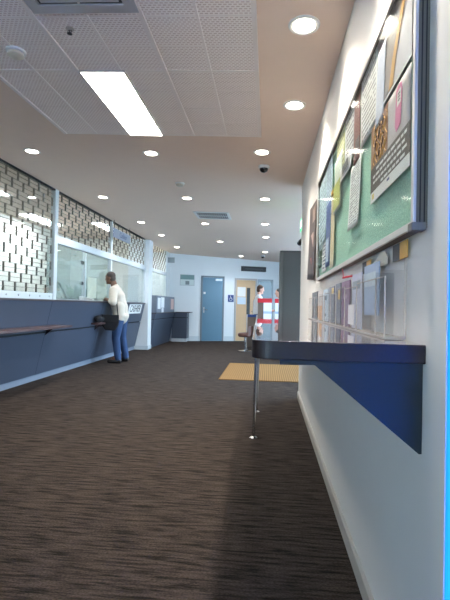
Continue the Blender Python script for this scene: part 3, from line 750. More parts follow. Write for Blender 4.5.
# ------------------------------------------------------------------ writing shelf on the right wall
ZS = 1.061
sh = thing('writing_shelf', 'polished dark purple writing shelf fixed along the right wall', 'shelf')
pts = [(WX, 1.212), (0.02, 1.212)]
for a in range(0, 91, 9): pts.append((0.012 - 0.055*math.sin(R(a)) , 1.267 - 0.055*math.cos(R(a))))
pts += [(-0.13, 5.15), (-0.10, 5.22), (WX, 5.22)]
k = MB().prism(pts, 'z', ZS-0.050, ZS); k.m = [1, 0] + [1]*(len(k.f)-2)
k.build('top', [M['shelf'], M['shelfedge']], sh, bevel=0.0025)
def bracket(y):
    b = MB().prism([(0.035, ZS-0.051), (WX, ZS-0.051), (WX, 0.772), (WX-0.008, 0.772), (0.128, ZS-0.064), (0.035, ZS-0.066)], 'y', y, y+0.018)
    return b.build('bracket', M['navy'], sh)
for y in (1.235, 2.75, 4.3): bracket(y)
for y in (3.98, 4.97):
    g = MB().cyl((-0.105 if y < 4.5 else -0.106, y, 0.012), (-0.088, y, ZS-0.05), 0.0145, n=18).build('leg', M['chrome'], sh, smooth=True)
    MB().lathe([(0.034, 0), (0.034, 0.006), (0.017, 0.02)], (-0.105, y, 0), n=20).build('foot_plate', M['chrome'], g, smooth=True)

# ------------------------------------------------------------------ notice board
nb = thing('notice_board', 'large glass-fronted notice board with green felt on the right wall', 'notice board')
BY0, BY1, BZ0, BZ1 = 1.215, 3.61, 1.365, 2.152
MB().box((0.399, BY0+0.01, BZ0+0.01), (0.406, BY1-0.01, BZ1-0.01)).build('felt_panel', M['felt'], nb)
k = MB()
k.box((0.381, BY0, BZ0), (WX, BY0+0.012, BZ1)).box((0.381, BY1-0.012, BZ0), (WX, BY1, BZ1)).box((0.381, BY0, BZ0), (WX, BY1, BZ0+0.012)).box((0.381, BY0, BZ1-0.012), (WX, BY1, BZ1))
k.build('case', M['case'], nb, bevel=0.002)
k = MB(); f = 0.022
k.box((0.373, BY0, BZ0), (0.3812, BY0+f, BZ1)).box((0.373, BY1-f, BZ0), (0.3812, BY1, BZ1)).box((0.373, BY0, BZ0), (0.3812, BY1, BZ0+f)).box((0.373, BY0, BZ1-f), (0.3812, BY1, BZ1))
k.build('front_rim', M['rim'], nb, bevel=0.002)
MB().box((0.3765, BY0+f, BZ0+f), (0.3785, BY1-f, BZ1-f)).build('glass_door', M['boardglass'], nb)
k = MB()
for dx in (0.390, 0.401): k.box((dx-0.0015, BY0-0.0015, BZ0-0.001), (dx+0.0015, BY0+0.001, BZ1))
k.build('edge_groove', M['counterdark'], nb)
MB().box((0.368, BY0-0.006, BZ0-0.006), (WX-0.004, BY0+0.03, BZ0+0.016)).build('corner_cap', P('corner_cap_grey', (116, 112, 108), 0.55), nb, bevel=0.003)

PX = 0.389
def sheet(name, mat, ya, yb, za, zb, lab, cat='notice', curl=0.0, skew=0.0, x=PX, n=10, twist=0.0, shape=None):
    """a paper sheet on the wall: ya = near edge, yb = far edge; curl lifts the bottom"""
    m = MB(); vs = []; fs = []; uvs = []
    for j in range(n+1):
        for i in range(n+1):
            u = i/n; v = j/n          # u: 0 = far (left in view), 1 = near
            y = yb + (ya-yb)*u + skew*(1-v)
            z = za + (zb-za)*v + twist*(u-0.5)*(zb-za)
            lift = curl*(1-v)**2*(0.4+0.6*abs(math.cos(2.2*u))) + 0.0008*math.sin(5*u+3*v)
            vs.append((x - max(0, lift), y, z)); uvs.append((u, v))
    for j in range(n):
        for i in range(n):
            a = j*(n+1)+i; fs.append((a, a+1, a+n+2, a+n+1))
    m.add(vs, fs); 
    me = bpy.data.meshes.new(name); me.from_pydata(m.v, [], m.f); me.materials.append(mat)
    ul = me.uv_layers.new(name='UVMap')
    for lp in me.loops: ul.data[lp.index].uv = uvs[lp.vertex_index]
    for p in me.polygons: p.use_smooth = True
    ob = bpy.data.objects.new(name, me); COL.objects.link(ob)
    sm = ob.modifiers.new('Solidify', 'SOLIDIFY'); sm.thickness = 0.0006
    return tag(ob, lab, cat)
def Q(y): return y*1.029
def Zq(z): return 1.15+(z-1.15)*1.029
def flat(name, mat, ya, yb, za, zb, parent, x, th=0.0004, skew=0.0, poly=None):
    """flat printed area on a sheet (child)"""
    m = MB()
    pl = poly or [(ya, za), (yb, za), (yb+skew, zb), (ya+skew, zb)]
    m.prism(pl, 'x', x-th, x)
    return m.build(name, mat, parent)
# big poster, near end
p1 = sheet('poster', P('poster_lilac_grey', (186, 178, 180), 0.5, noise=0.05), Q(1.262), Q(1.735), Zq(1.545), Zq(1.83), 'large poster at the near end of the notice board with dark band and pink handset', 'poster')
x1 = PX-0.0012
ya, yb = Q(1.262), Q(1.735)
flat('white_strip', M['paperw'], ya, yb, Zq(1.545), Zq(1.583), p1, x1)
db = flat('dark_band', P('poster_dark', (62, 56, 54), 0.5), ya, yb, Zq(1.583), Zq(1.672), p1, x1)
k = MB()
for r, (a, b) in enumerate(((0.06, 0.80), (0.10, 0.9), (0.06, 0.86), (0.10, 0.62))):
    z = Zq(1.655)-0.021*r
    y = ya + (yb-ya)*a
    while y < ya+(yb-ya)*b:
        w = random.uniform(0.02, 0.05); k.box((x1-0.0009, y, z-0.0045), (x1-0.0005, y+w, z+0.0045)); y += w+0.010
k.build('white_lettering', M['paperw'], p1)
flat('picture', P('poster_braid_ground', (150, 104, 74), 0.5, noise=0.35, nscale=25), Q(1.50), yb, Zq(1.672), Zq(1.83), p1, x1)
k = MB()
for s in range(7):
    yy = Q(1.52)+0.028*s
    k.tube([(x1-0.0006, yy+0.016*math.sin(t*1.3+s), Zq(1.675)+t*0.0145) for t in range(11)], 0.0022, n=5)
k.build('golden_strands', P('poster_gold', (214, 160, 80), 0.5), p1)
k = MB()
for s in range(3):
    yy = Q(1.56)+0.05*s; k.tube([(x1-0.0008, yy+0.012*math.sin(t*1.1+s*2), Zq(1.69)+t*0.012) for t in range(11)], 0.0035, n=5)
k.build('dark_strands', P('poster_umber', (84, 54, 40), 0.5), p1)
hp = flat('pink_handset', P('poster_pink', (206, 104, 150), 0.5), 0, 0, 0, 0, p1, x1, th=0.0006, poly=[(Q(1.355), Zq(1.70)), (Q(1.40), Zq(1.69)), (Q(1.415), Zq(1.71)), (Q(1.405), Zq(1.815)), (Q(1.385), Zq(1.826)), (Q(1.352), Zq(1.822)), (Q(1.342), Zq(1.80))])
flat('handset_screen', M['paperw'], 0, 0, 0, 0, p1, x1-0.0006, poly=[(Q(1.356), Zq(1.765)), (Q(1.394), Zq(1.762)), (Q(1.39), Zq(1.806)), (Q(1.353), Zq(1.808))])
k = MB()
for r in range(3): k.box((x1-0.0014, Q(1.362), Zq(1.775)+0.010*r), (x1-0.001, Q(1.383), Zq(1.779)+0.010*r))
k.build('screen_marks', M['ink'], p1)
flat('blue_logo', M['blue'], Q(1.47), Q(1.50), Zq(1.567), Zq(1.575), p1, x1-0.0005)
flat('yellow_logo', P('logo_yellow', (220, 190, 70), 0.5), Q(1.68), Q(1.705), Zq(1.555), Zq(1.575), p1, x1-0.0005)
# upper poster
p2 = sheet('poster', P('poster_grey_print', (150, 140, 140), 0.45, noise=0.25, nscale=14), Q(1.255), Q(1.66), Zq(1.845), Zq(2.12), 'poster with a curving orange stripe above the pink handset poster', 'poster')
flat('orange_stripe', P('poster_orange', (206, 158, 92), 0.45), 0, 0, 0, 0, p2, x1, poly=[(Q(1.45), Zq(1.86)), (Q(1.50), Zq(1.86)), (Q(1.46), Zq(1.94)), (Q(1.40), Zq(2.02)), (Q(1.30), Zq(2.118)), (Q(1.262), Zq(2.118)), (Q(1.36), Zq(2.01)), (Q(1.42), Zq(1.93))])
flat('pale_panel', P('poster_pale', (206, 202, 208), 0.45), 0, 0, 0, 0, p2, x1, poly=[(Q(1.258), Zq(1.847)), (Q(1.44), Zq(1.847)), (Q(1.40), Zq(1.93)), (Q(1.33), Zq(2.01)), (Q(1.258), Zq(2.06))])
flat('white_edge', M['paperw'], Q(1.255), Q(1.66), Zq(1.845), Zq(1.854), p2, x1-0.0005)
sheet('flyer', P('flyer_lilac', (200, 204, 222), 0.5), Q(1.53), Q(1.64), Zq(1.80), Zq(2.06), 'narrow pale lilac flyer hung over the edge of the orange striped poster', 'flyer', x=PX-0.003, skew=0.03)
sheet('notice', paper_mat('typed_white', (224, 222, 222), (140, 138, 140), 16, seed=2), Q(1.665), Q(1.945), Zq(1.825), Zq(2.135), 'typed white sheet at the top of the board left of the posters')
tag(MB().box((PX-0.006, Q(1.90), Zq(2.128)), (PX-0.001, Q(1.93), Zq(2.138))).build('push_pin', M['blue']), 'blue pin at the top of the typed white sheet', 'pin')
sheet('notice', paper_mat('typed_long', (226, 228, 228), (120, 124, 128), 24, seed=4, dens=0.4), Q(1.925), Q(2.165), Zq(1.518), Zq(1.81), 'long typed white sheet hanging alone in the middle of the green felt', curl=0.008, skew=0.03)
o = sheet('leaflet', P('leaflet_maroon', (132, 84, 80), 0.5, noise=0.3, nscale=30), Q(1.955), Q(2.09), Zq(1.80), Zq(2.09), 'narrow maroon leaflet above the long typed sheet', 'leaflet', x=PX-0.002)
flat('printed_panel', P('leaflet_grey', (96, 92, 96), 0.5), Q(1.96), Q(2.05), Zq(1.83), Zq(1.90), o, PX-0.0032)
sheet('notice', paper_mat('typed_grey', (204, 204, 206), (120, 120, 124), 12, seed=6), Q(2.10), Q(2.34), Zq(1.87), Zq(2.14), 'grey typed sheet left of the maroon leaflet', twist=-0.04)
o = sheet('leaflet', P('leaflet_white_fold', (210, 210, 212), 0.5, noise=0.1), Q(2.14), Q(2.48), Zq(1.82), Zq(1.90), 'grey photo leaflet curling under the typed grey sheet', 'leaflet', x=PX-0.002, curl=0.006)
flat('printed_photo', P('leaflet_photo', (108, 108, 112), 0.5, noise=0.3, nscale=40), Q(2.2), Q(2.38), Zq(1.845), Zq(1.885), o, PX-0.009)
sheet('notice', paper_mat('pale_yellow', (222, 222, 176), (160, 160, 130), 10, seed=9), Q(2.36), Q(2.62), Zq(1.88), Zq(2.13), 'pale yellow sheet near the top of the board beside grey papers')
o = sheet('leaflet', P('leaflet_pale', (214, 222, 212), 0.5, noise=0.05), Q(2.42), Q(2.68), Zq(1.70), Zq(2.0), 'yellow-green leaflet with pale top on the felt left of the long typed sheet', 'leaflet', curl=0.006, skew=0.02, x=PX-0.001)
flat('green_panel', P('leaflet_lime', (184, 190, 96), 0.5, noise=0.1), Q(2.445), Q(2.69), Zq(1.715), Zq(1.86), o, PX-0.0075)
sheet('notice', paper_mat('blue_typed_a', (186, 206, 222), (110, 134, 160), 16, seed=11), Q(2.80), Q(3.10), Zq(1.70), Zq(2.10), 'light blue typed sheet, right-hand of the blue pair on the felt', twist=0.05)
sheet('notice', paper_mat('blue_typed_b', (180, 202, 214), (110, 134, 150), 16, seed=13), Q(3.12), Q(3.50), Zq(1.58), Zq(2.08), 'light blue typed sheet, left-hand of the blue pair on the felt', twist=0.04)
o = sheet('leaflet', P('leaflet_blue', (74, 98, 158), 0.5, noise=0.1), Q(2.84), Q(3.04), Zq(1.42), Zq(1.83), 'royal blue leaflet at the bottom far end of the board', 'leaflet', x=PX-0.002, curl=0.004)
flat('pale_panel', P('leaflet_pale_blue', (180, 198, 220), 0.5), Q(2.87), Q(3.0), Zq(1.45), Zq(1.60), o, PX-0.007)
sheet('notice', paper_mat('white_typed_small', (214, 218, 220), (90, 100, 120), 8, seed=15), Q(3.0), Q(3.24), Zq(1.40), Zq(1.60), 'white typed sheet low at the far end of the board beside the royal blue leaflet', curl=0.004)
sheet('leaflet', P('leaflet_cream', (214, 200, 160), 0.5, noise=0.15, nscale=30), Q(2.66), Q(2.80), Zq(1.395), Zq(1.84), 'narrow cream leaflet right of the royal blue leaflet', 'leaflet', x=PX-0.002, curl=0.006)
tag(MB().box((PX-0.008, Q(2.72), Zq(1.835)), (PX-0.0005, Q(2.79), Zq(1.86))).build('sticker', P('sticker_orange', (226, 176, 60), 0.5)), 'small orange sticker pinned above the royal blue leaflet', 'sticker')
sheet('leaflet', P('leaflet_dark_green', (58, 88, 66), 0.5, noise=0.2), Q(3.28), Q(3.46), Zq(1.45), Zq(1.66), 'dark green leaflet at the bottom left corner of the board', 'leaflet', curl=0.004)
# poster beyond the board, on the bare wall
o = sheet('poster', P('poster_brown_print', (70, 58, 54), 0.5, noise=0.5, nscale=9), 3.98, 4.62, 1.42, 2.13, 'dark brown poster curling on the bare wall past the far end of the board', 'poster', x=WX-0.003, curl=0.02, twist=-0.06)
for q, (a_, b_, c_, d_, rgb) in enumerate(((4.05, 4.3, 1.95, 2.08, (150, 130, 120)), (4.2, 4.55, 1.72, 1.86, (176, 150, 140)), (4.02, 4.2, 1.52, 1.68, (60, 52, 56)), (4.3, 4.56, 1.56, 1.63, (170, 90, 80)))):
    flat('printed_patch', P('poster_patch', rgb, 0.5, noise=0.2, nscale=20), a_, b_, c_, d_, o, WX-0.0055-0.006*(q > 1))

# ------------------------------------------------------------------ brochure holder under the board
bh = thing('brochure_holder', 'clear acrylic brochure rack on the wall above the shelf', 'brochure rack')
MB().box((0.402, 1.375, ZS+0.004), (0.406, 3.90, 1.36)).build('back_panel', M['acrylic'], bh)
MB().box((0.345, 1.375, ZS+0.001), (0.402, 3.90, ZS+0.008)).build('base_strip', M['acryledge'], bh)
MB().box((0.3995, 1.372, ZS+0.004), (0.4065, 1.377, 1.36)).box((0.345, 1.372, ZS+0.001), (0.402, 1.377, ZS+0.012)).build('near_edge', M['acryledge'], bh)
pk = [(1.38, 1.49, 1.29), (1.495, 1.80, 1.29), (1.81, 2.08, 1.28), (2.09, 2.34, 1.29), (2.35, 2.55, 1.27), (2.56, 2.82, 1.28), (2.83, 3.1, 1.27), (3.12, 3.42, 1.27), (3.44, 3.88, 1.27)]
for a, b, zt_ in pk:
    p = MB().box((0.345, a, ZS+0.009), (0.348, b, zt_-0.04)).build('pocket', M['acrylic'], bh)
    for y in (a, b-0.003): MB().box((0.345, y, ZS+0.009), (0.402, y+0.003, zt_-0.02)).build('divider', M['acrylic'], p)
    MB().box((0.3445, a, zt_-0.041), (0.3485, b, zt_-0.038)).box((0.3445, a, ZS+0.009), (0.3485, a+0.004, zt_-0.04)).build('polished_edge', M['acryledge'], p)
def brochure(a, b, top, rgb, lab, x=0.37, rows=0, ink=(90, 90, 110), th=0.004, z0=None):
    z0 = ZS+0.009 if z0 is None else z0
    mt_ = P('brochure_cover', rgb, 0.4, noise=0.08, nscale=30)
    o = MB().box((x, a, z0), (x+th, b, top)).build('brochure', mt_)
    return tag(o, lab, 'brochure')
o = brochure(1.56, 1.79, 1.315, (146, 164, 190), 'blue brochure in the second pocket of the acrylic rack', z0=1.13)
flat('photo_band', P('brochure_photo', (176, 190, 200), 0.4, noise=0.2, nscale=40), 1.60, 1.78, 1.235, 1.285, o, 0.3695)
o = brochure(1.84, 2.04, 1.30, (184, 188, 204), 'lilac-grey brochure behind a small white card in the rack')
flat('photo_band', P('brochure_photo_b', (120, 132, 140), 0.4, noise=0.2, nscale=40), 1.86, 2.02, 1.235, 1.27, o, 0.3695)
tag(MB().box((0.352, 1.90, 1.085), (0.354, 2.03, 1.17)).build('card', paper_mat('white_card', (232, 232, 234), (170, 170, 180), 5)), 'small white card tucked in front of the lilac-grey brochure', 'card')
o = brochure(2.10, 2.32, 1.285, (122, 84, 116), 'plum brochure in the acrylic rack')
flat('pale_panel', P('brochure_plum_pale', (170, 140, 160), 0.4), 2.16, 2.28, 1.20, 1.22, o, 0.3695)
o = brochure(2.36, 2.53, 1.285, (92, 92, 106), 'dark grey brochure with a yellow corner, right one of two in the rack')
flat('yellow_corner', P('brochure_yellow', (214, 172, 70), 0.4), 2.37, 2.44, 1.20, 1.25, o, 0.3695)
o = brochure(2.58, 2.80, 1.28, (104, 106, 120), 'grey brochure with a yellow top, left one of two in the rack')
flat('yellow_top', P('brochure_yellow_b', (210, 176, 84), 0.4), 2.60, 2.68, 1.235, 1.27, o, 0.3695)
o = brochure(2.85, 3.08, 1.275, (182, 198, 216), 'pale blue brochure with a dark square print in the rack')
flat('dark_print', P('brochure_print', (70, 92, 104), 0.4), 2.90, 3.02, 1.205, 1.235, o, 0.3695)
flat('dark_print', P('brochure_print_b', (90, 110, 124), 0.4), 2.92, 3.0, 1.10, 1.12, o, 0.3695)
o = brochure(3.14, 3.40, 1.275, (206, 198, 196), 'orange and white brochure next to the dark grey booklet in the rack')
flat('orange_panel', P('brochure_orange', (206, 152, 86), 0.4), 3.15, 3.39, 1.07, 1.17, o, 0.3695)
brochure(3.46, 3.86, 1.28, (74, 72, 74), 'dark grey booklet in the last pocket at the far end of the rack', th=0.012)
def sticker_card(a, b, z0, z1, lab):
    o = thing('hours_card', lab, 'card', (0.3985, (a+b)/2, (z0+z1)/2), group='grey and orange cards above the rack'); h = (b-a)/2; v = (z1-z0)/2
    MB().box((0, 0, -v), (0.002, h, v)).build('grey_half', paper_mat('card_grey', (66, 68, 74), (190, 190, 190), 5, dens=0.5), o)
    MB().box((0, -h, -v), (0.002, 0, v)).build('orange_half', P('card_orange', (216, 164, 72), 0.5, noise=0.15, nscale=60), o)
sticker_card(1.345, 1.50, 1.305, 1.357, 'grey and orange card at the near end under the notice board')
sticker_card(1.81, 1.97, 1.30, 1.348, 'grey and orange card above the lilac-grey brochure')
o = tag(MB().prism([(1.56, 1.305), (1.70, 1.305), (1.71, 1.335), (1.66, 1.357), (1.59, 1.352), (1.555, 1.33)], 'x', 0.3965, 0.3985).build('tag', P('tag_beige', (214, 206, 190), 0.6)), 'blank beige cut-corner tag between the two grey and orange cards', 'tag')
o = thing('pen', 'red pen lying on top of the rack on a red cord', 'pen', (0.38, 2.22, 1.306), (0, 0, R(8)))
MB().cyl((0, -0.07, 0), (0, 0.07, 0), 0.005, n=10).build('barrel', M['redm'], o, smooth=True)
MB().tube([(0, 0.07, 0), (0.01, 0.10, 0.012), (0.018, 0.14, 0.05)], 0.0018, n=6).build('cord', M['redm'], o)

# ------------------------------------------------------------------ people
def fingers(k, wrist, fwd, down, side, s=1.0):
    """palm, four fingers and a thumb at the end of a forearm"""
    w = Vector(wrist); f = Vector(fwd).normalized(); d = Vector(down).normalized(); sd = Vector(side).normalized()
    pc = w + f*0.05*s
    k.rcone(w, 0.026*s, w+f*0.03*s, 0.030*s, n=10)
    for i, (o, L) in enumerate(((-0.027, 0.062), (-0.009, 0.072), (0.009, 0.067), (0.027, 0.052))):
        b = w + f*0.075*s + sd*o*s
        k.rcone(w + sd*o*0.8*s + f*0.015*s, 0.014*s, b, 0.011*s, n=8)
        m1 = b + (f*0.9 + d*0.25)*L*0.5*s; m2 = m1 + (f*0.6 + d*0.75)*L*0.5*s
        k.rcone(b, 0.0100*s, m1, 0.0092*s, n=8); k.rcone(m1, 0.0092*s, m2, 0.0078*s, n=8)
    t0 = w + f*0.02*s - sd*0.026*s; t1 = t0 + (f*0.6 - sd*0.75)*0.035*s; t2 = t1 + (f*0.9 - sd*0.1 + d*0.3)*0.03*s
    k.rcone(t0, 0.014*s, t1, 0.011*s, n=8); k.rcone(t1, 0.011*s, t2, 0.009*s, n=8)
def head(k, c, face, s=1.0):
    """skull, jaw, nose, ears; face = unit direction the face looks"""
    f = Vector(face).normalized(); up = Vector((0, 0, 1)); sd = f.cross(up).normalized(); u2 = sd.cross(f)
    rot = Matrix((f, sd, u2)).transposed(); c = Vector(c)
    k.ell(c + u2*0.02*s, (0.097*s, 0.076*s, 0.10*s), rot); k.ell(c + f*0.022*s - u2*0.055*s, (0.068*s, 0.060*s, 0.068*s), rot)
    k.rcone(c + f*0.085*s + u2*0.012*s, 0.010*s, c + f*0.106*s - u2*0.022*s, 0.015*s, n=8)
    k.ell(c + f*0.082*s - u2*0.058*s, (0.012*s, 0.026*s, 0.012*s), rot); k.ell(c + f*0.072*s - u2*0.098*s, (0.022*s, 0.028*s, 0.020*s), rot)
    k.ell(c + f*0.082*s + u2*0.030*s, (0.014*s, 0.052*s, 0.010*s), rot)
    for q in (-1, 1): k.ell(c - f*0.008*s + sd*q*0.076*s - u2*0.01*s, (0.020*s, 0.010*s, 0.034*s), rot)
    return f, sd, u2, rot
def eyes(parent, c, f, sd, u2, off, s=1.0):
    for q in (-1, 1):
        k = MB(); p = Vector(c) + f*0.086*s + sd*q*0.032*s + u2*0.008*s
        k.ell(p, (0.010*s, 0.012*s, 0.008*s), n=12); k.build('eye', M['white'], parent, smooth=True, off=off)
        k = MB(); k.ell(p + f*0.008*s, (0.004*s, 0.005*s, 0.005*s), n=10); k.build('iris', M['ink'], parent, smooth=True, off=off)
def hair(k, c, f, sd, u2, rot, s=1.0):
    c = Vector(c)
    k.ell(c - f*0.016*s + u2*0.046*s, (0.095*s, 0.083*s, 0.085*s), rot); k.ell(c - f*0.045*s - u2*0.015*s, (0.064*s, 0.074*s, 0.075*s), rot)

# man at the counter
B = Vector((-2.86, 8.76, 0))
man = thing('person', 'man in a cream shirt and blue jeans leaning on the teller counter', 'person', B)
hc = (-3.065, 8.71, 1.672); face = (-0.97, 0.05, -0.12)
SL, SR = (-2.94, 8.55, 1.42), (-2.97, 8.90, 1.42)
EL, ER = (-2.885, 8.40, 1.185), (-3.0, 9.04, 1.2)
WL, WR = (-3.075, 8.50, 1.255), (-3.06, 8.88, 1.255)
k = MB()
f, sd, u2, rot = head(k, hc, face)
k.rcone((-2.965, 8.73, 1.44), 0.075, (-3.01, 8.725, 1.60), 0.058)
k.rcone((-2.86, 8.76, 0.93), 0.14, (-2.93, 8.735, 1.32), 0.145)
for S_, E_, W_ in ((SL, EL, WL), (SR, ER, WR)):
    k.rcone((-2.95, 8.73, 1.40), 0.09, S_, 0.06); k.rcone(S_, 0.055, E_, 0.042); k.rcone(E_, 0.042, W_, 0.028)
fingers(k, WL, (-0.45, 0.9, -0.14), (0, 0, -1), (-0.9, -0.45, 0)); fingers(k, WR, (-0.3, -0.95, -0.14), (0, 0, -1), (-0.95, 0.3, 0))
for hip, kn, an, toe in (((-2.87, 8.66, 0.86), (-2.885, 8.60, 0.49), (-2.83, 8.59, 0.10), (-2.99, 8.565, 0.045)), ((-2.86, 8.86, 0.86), (-2.85, 8.88, 0.49), (-2.775, 8.90, 0.10), (-2.94, 8.90, 0.045))):
    k.rcone(hip, 0.085, kn, 0.055); k.rcone(kn, 0.055, an, 0.040); k.rcone(an, 0.04, toe, 0.032)
k.build('body', M['skinD'], man, off=B, remesh=0.009)
eyes(man, hc, f, sd, u2, B)
k = MB(); hair(k, hc, f, sd, u2, rot); k.build('hair', M['hairD'], man, off=B, remesh=0.009)
k = MB()
k.rcone((-2.85, 8.755, 0.90), 0.152, (-2.875, 8.75, 1.08), 0.160); k.rcone((-2.875, 8.75, 1.08), 0.160, (-2.935, 8.735, 1.31), 0.160)
k.rcone((-2.85, 8.66, 0.88), 0.11, (-2.86, 8.66, 1.1), 0.12); k.rcone((-2.85, 8.86, 0.88), 0.11, (-2.86, 8.86, 1.1), 0.12)
k.rcone((-2.93, 8.73, 1.31), 0.165, (-2.965, 8.73, 1.43), 0.10)
for S_, E_, W_ in ((SL, EL, WL), (SR, ER, WR)):
    S_, E_, W_ = Vector(S_), Vector(E_), Vector(W_)
    k.rcone((-2.95, 8.73, 1.40), 0.115, S_, 0.085); k.rcone(S_, 0.085, E_, 0.072); k.rcone(E_, 0.068, E_.lerp(W_, 0.30), 0.060)
k.rcone((-2.96, 8.73, 1.47), 0.086, (-2.985, 8.73, 1.515), 0.070)
k.ell((-2.855, 8.76, 0.92), (0.165, 0.215, 0.12))
o = k.build('shirt', M['shirt'], man, off=B, remesh=0.011)
k = MB()
for hip, kn, an in (((-2.865, 8.67, 0.86), (-2.885, 8.60, 0.49), (-2.83, 8.59, 0.09)), ((-2.85, 8.85, 0.86), (-2.85, 8.88, 0.49), (-2.775, 8.90, 0.09))):
    k.rcone(hip, 0.118, kn, 0.082); k.rcone(kn, 0.082, (an[0], an[1], 0.10), 0.066)
k.ell((-2.865, 8.76, 0.90), (0.135, 0.17, 0.12))
k.build('jeans', M['jeans'], man, off=B, remesh=0.011)
man.location = B + Vector((-0.075, 0, 0))
for an, toe in (((-2.80, 8.59), (-3.0, 8.56)), ((-2.745, 8.90), (-2.95, 8.90))):
    k = MB(); k.rcone((an[0], an[1], 0.045), 0.043, (toe[0], toe[1], 0.040), 0.040); k.rcone((an[0]-0.02, an[1], 0.075), 0.045, (an[0]-0.06, an[1], 0.06), 0.045)
    k.build('shoe', M['shoe'], man, off=B, remesh=0.009)
# bags
o = thing('shoulder_bag', 'black shoulder bag hanging at the hip of the man at the counter', 'bag', (-3.0, 8.41, 0.83), (0, 0, R(12)))
k = MB(); k.prism([(-0.16, -0.10), (-0.10, -0.18), (0.08, -0.19), (0.14, -0.08), (0.15, 0.10), (-0.17, 0.10)], 'y', -0.05, 0.05); k.build('pouch', M['blackfab'], o, bevel=0.03)
MB().prism([(-0.175, -0.02), (0.155, -0.04), (0.155, 0.115), (-0.175, 0.115)], 'y', -0.062, -0.045).build('flap', M['blackfab'], o, bevel=0.006)
MB().tube([(0.13, 0, 0.10), (0.115, 0.0, 0.25), (0.08, 0.06, 0.45), (0.05, 0.15, 0.60)], 0.010).build('strap', M['blackfab'], o, smooth=True)
o = thing('hand_bag', 'soft black bag lying on the short writing ledge left of the man', 'bag', (-3.155, 8.22, 0.80))
k = MB(); k.ell((0, 0, 0.055), (0.062, 0.18, 0.055)); k.ell((0.01, -0.08, 0.085), (0.055, 0.10, 0.05)); k.ell((0.0, 0.10, 0.075), (0.06, 0.09, 0.045))
k.build('pouch', M['blackfab'], o, remesh=0.012)
MB().tube([(0.03, -0.12, 0.10), (0.05, -0.06, 0.15), (0.05, 0.04, 0.15), (0.03, 0.10, 0.10)], 0.008).build('handle', M['blackfab'], o, smooth=True)

# two people talking at the back
def talker(B, lab, facing, hairmat, topmat, skin, ht, armpose):
    B = Vector(B); o = thing('person', lab, 'person', B, (0, 0, facing))
    s = ht/1.75
    def V(x, y, z): return Vector((x*s, y*s, z*s))        # x forward, y left
    k = MB(); hc = V(0.05, 0, 1.64); f, sd, u2, rot = head(k, hc, (1, 0, -0.12), s)
    k.rcone(V(0.0, 0, 1.40), 0.065*s, V(0.025, 0, 1.57), 0.052*s); k.rcone(V(-0.01, 0, 0.95), 0.125*s, V(0, 0, 1.3), 0.125*s)
    arms = []
    for q in (-1, 1):
        S_, E_, W_ = V(0, q*0.185, 1.40), V(*armpose[0][:1], q*0.22, armpose[0][1]), V(armpose[1][0], q*armpose[1][2], armpose[1][1])
        arms.append((S_, E_, W_))
        k.rcone(V(0, 0, 1.39), 0.08*s, S_, 0.055*s); k.rcone(S_, 0.05*s, E_, 0.038*s); k.rcone(E_, 0.038*s, W_, 0.026*s)
        fingers(k, W_, (W_-E_), (0, -q*0.6, -0.4), (0, q*0.5, -0.8), s)
        k.rcone(V(-0.01, q*0.09, 0.9), 0.08*s, V(0.01, q*0.10, 0.5), 0.053*s); k.rcone(V(0.01, q*0.10, 0.5), 0.053*s, V(-0.02, q*0.10, 0.09), 0.038*s); k.rcone(V(-0.02, q*0.1, 0.07), 0.036*s, V(0.13, q*0.12, 0.04), 0.03*s)
    k.build('body', skin, o, remesh=0.010)
    eyes(o, hc, f, sd, u2, (0, 0, 0), s)
    k = MB(); hair(k, hc, f, sd, u2, rot, s); k.build('hair', hairmat, o, remesh=0.010)
    k = MB()
    k.ell(V(-0.01, 0, 1.02), (0.135*s, 0.17*s, 0.12*s)); k.rcone(V(-0.01, 0, 0.98), 0.145*s, V(0, 0, 1.28), 0.15*s)
    for q in (-1, 1): k.rcone(V(-0.01, q*0.06, 1.0), 0.12*s, V(0, q*0.08, 1.3), 0.13*s)
    for S_, E_, W_ in arms: k.rcone(V(0, 0, 1.38), 0.10*s, S_, 0.078*s); k.rcone(S_, 0.078*s, S_.lerp(E_, 0.85), 0.064*s)
    k.rcone(V(0.0, 0, 1.42), 0.078*s, V(0.01, 0, 1.48), 0.062*s)
    k.build('shirt', topmat, o, remesh=0.012)
    k = MB()
    for q in (-1, 1): k.rcone(V(-0.01, q*0.088, 0.90), 0.10*s, V(0.01, q*0.10, 0.5), 0.075*s); k.rcone(V(0.01, q*0.10, 0.5), 0.075*s, V(-0.02, q*0.10, 0.09), 0.062*s)
    k.ell(V(-0.01, 0, 0.93), (0.135*s, 0.165*s, 0.10*s)); k.build('trousers', M['trouser'], o, remesh=0.012)
    for q in (-1, 1):
        k = MB(); k.rcone(V(-0.03, q*0.10, 0.045), 0.042*s, V(0.15, q*0.12, 0.038), 0.037*s); k.build('shoe', M['shoe'], o, remesh=0.010)
    return o
talker((-0.27, 12.7, 0), 'person in a white short-sleeved shirt standing side-on by the glass door', R(12), M['hairB'], M['shirtw'], M['skinL'], 1.76, ((0.02, 1.12), (0.20, 1.06, 0.14)))
talker((0.34, 12.95, 0), 'person with black hair half hidden behind the tall cabinet', R(190), M['hairK'], M['shirtw'], M['skinL'], 1.68, ((0.02, 1.12), (0.22, 1.10, 0.14)))

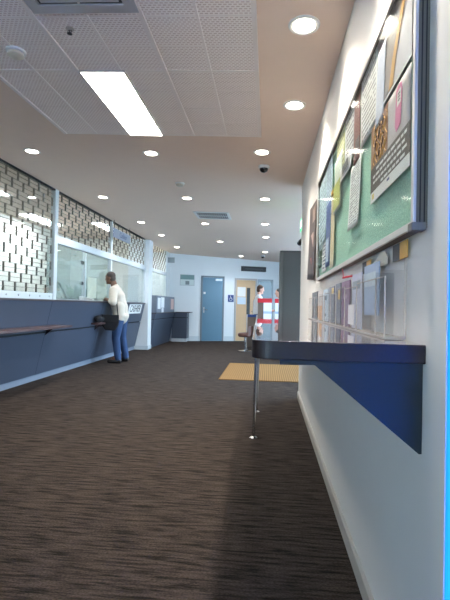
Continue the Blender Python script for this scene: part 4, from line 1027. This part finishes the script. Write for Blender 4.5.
# ------------------------------------------------------------------ daylight, camera, view
w = bpy.data.worlds.new('sky'); scn.world = w; w.use_nodes = True
nt = w.node_tree; nt.nodes.clear()
bg = nt.nodes.new('ShaderNodeBackground'); ou = nt.nodes.new('ShaderNodeOutputWorld'); tc = nt.nodes.new('ShaderNodeTexCoord')
sx = nt.nodes.new('ShaderNodeSeparateXYZ'); cr = nt.nodes.new('ShaderNodeValToRGB')
nt.links.new(tc.outputs['Generated'], sx.inputs[0]); nt.links.new(sx.outputs[2], cr.inputs[0])
cr.color_ramp.elements[0].color = (0.54, 0.76, 1.0, 1); cr.color_ramp.elements[1].color = (0.42, 0.66, 1.0, 1)
nt.links.new(cr.outputs[0], bg.inputs[0]); bg.inputs[1].default_value = 7.5
nt.links.new(bg.outputs[0], ou.inputs[0])
sd_ = bpy.data.lights.new('sun', 'SUN'); sd_.energy = 16.0; sd_.angle = R(0.5); sd_.color = (1.0, 0.94, 0.84)
so = bpy.data.objects.new('sun', sd_); COL.objects.link(so); so.rotation_euler = Vector((0.78, -0.30, -0.50)).to_track_quat('-Z', 'Y').to_euler()
def portal(loc, rot, sx_, sy_):
    d = bpy.data.lights.new('daylight_portal', 'AREA'); d.shape = 'RECTANGLE'; d.size = sx_; d.size_y = sy_; d.cycles.is_portal = True
    o = bpy.data.objects.new('daylight_portal', d); COL.objects.link(o); o.location = loc; o.rotation_euler = rot
portal((2.87, 9.65, 1.29), (0, R(90), 0), 2.58, 6.7)
portal((-1.92, -3.0, 1.6), (R(90), 0, R(180)), 2.35, 1.7)

cam = bpy.data.cameras.new('camera'); co = bpy.data.objects.new('camera', cam); COL.objects.link(co)
yaw, pit, rol = R(5.47640457), R(0.83616737), R(1.2)
fw = Vector((-math.sin(yaw)*math.cos(pit), math.cos(yaw)*math.cos(pit), math.sin(pit)))
r0 = Vector((math.cos(yaw), math.sin(yaw), 0)); u0 = r0.cross(fw)
r = r0*math.cos(rol) + u0*math.sin(rol); u = -r0*math.sin(rol) + u0*math.cos(rol)
Mx = Matrix((r, u, -fw)).transposed().to_4x4(); Mx.translation = Vector((0, 0, 1.15))
co.matrix_world = Mx
cam.sensor_fit = 'VERTICAL'; cam.sensor_height = 36; cam.lens = 27; cam.clip_start = 0.02
scn.camera = co
scn.cycles.use_denoising = True
scn.cycles.max_bounces = 10; scn.cycles.transparent_max_bounces = 24; scn.cycles.sample_clamp_indirect = 6
vs = scn.view_settings
vs.view_transform = 'Standard'; vs.look = 'None'; vs.exposure = 1.35; vs.gamma = 1.0; vs.use_curve_mapping = False
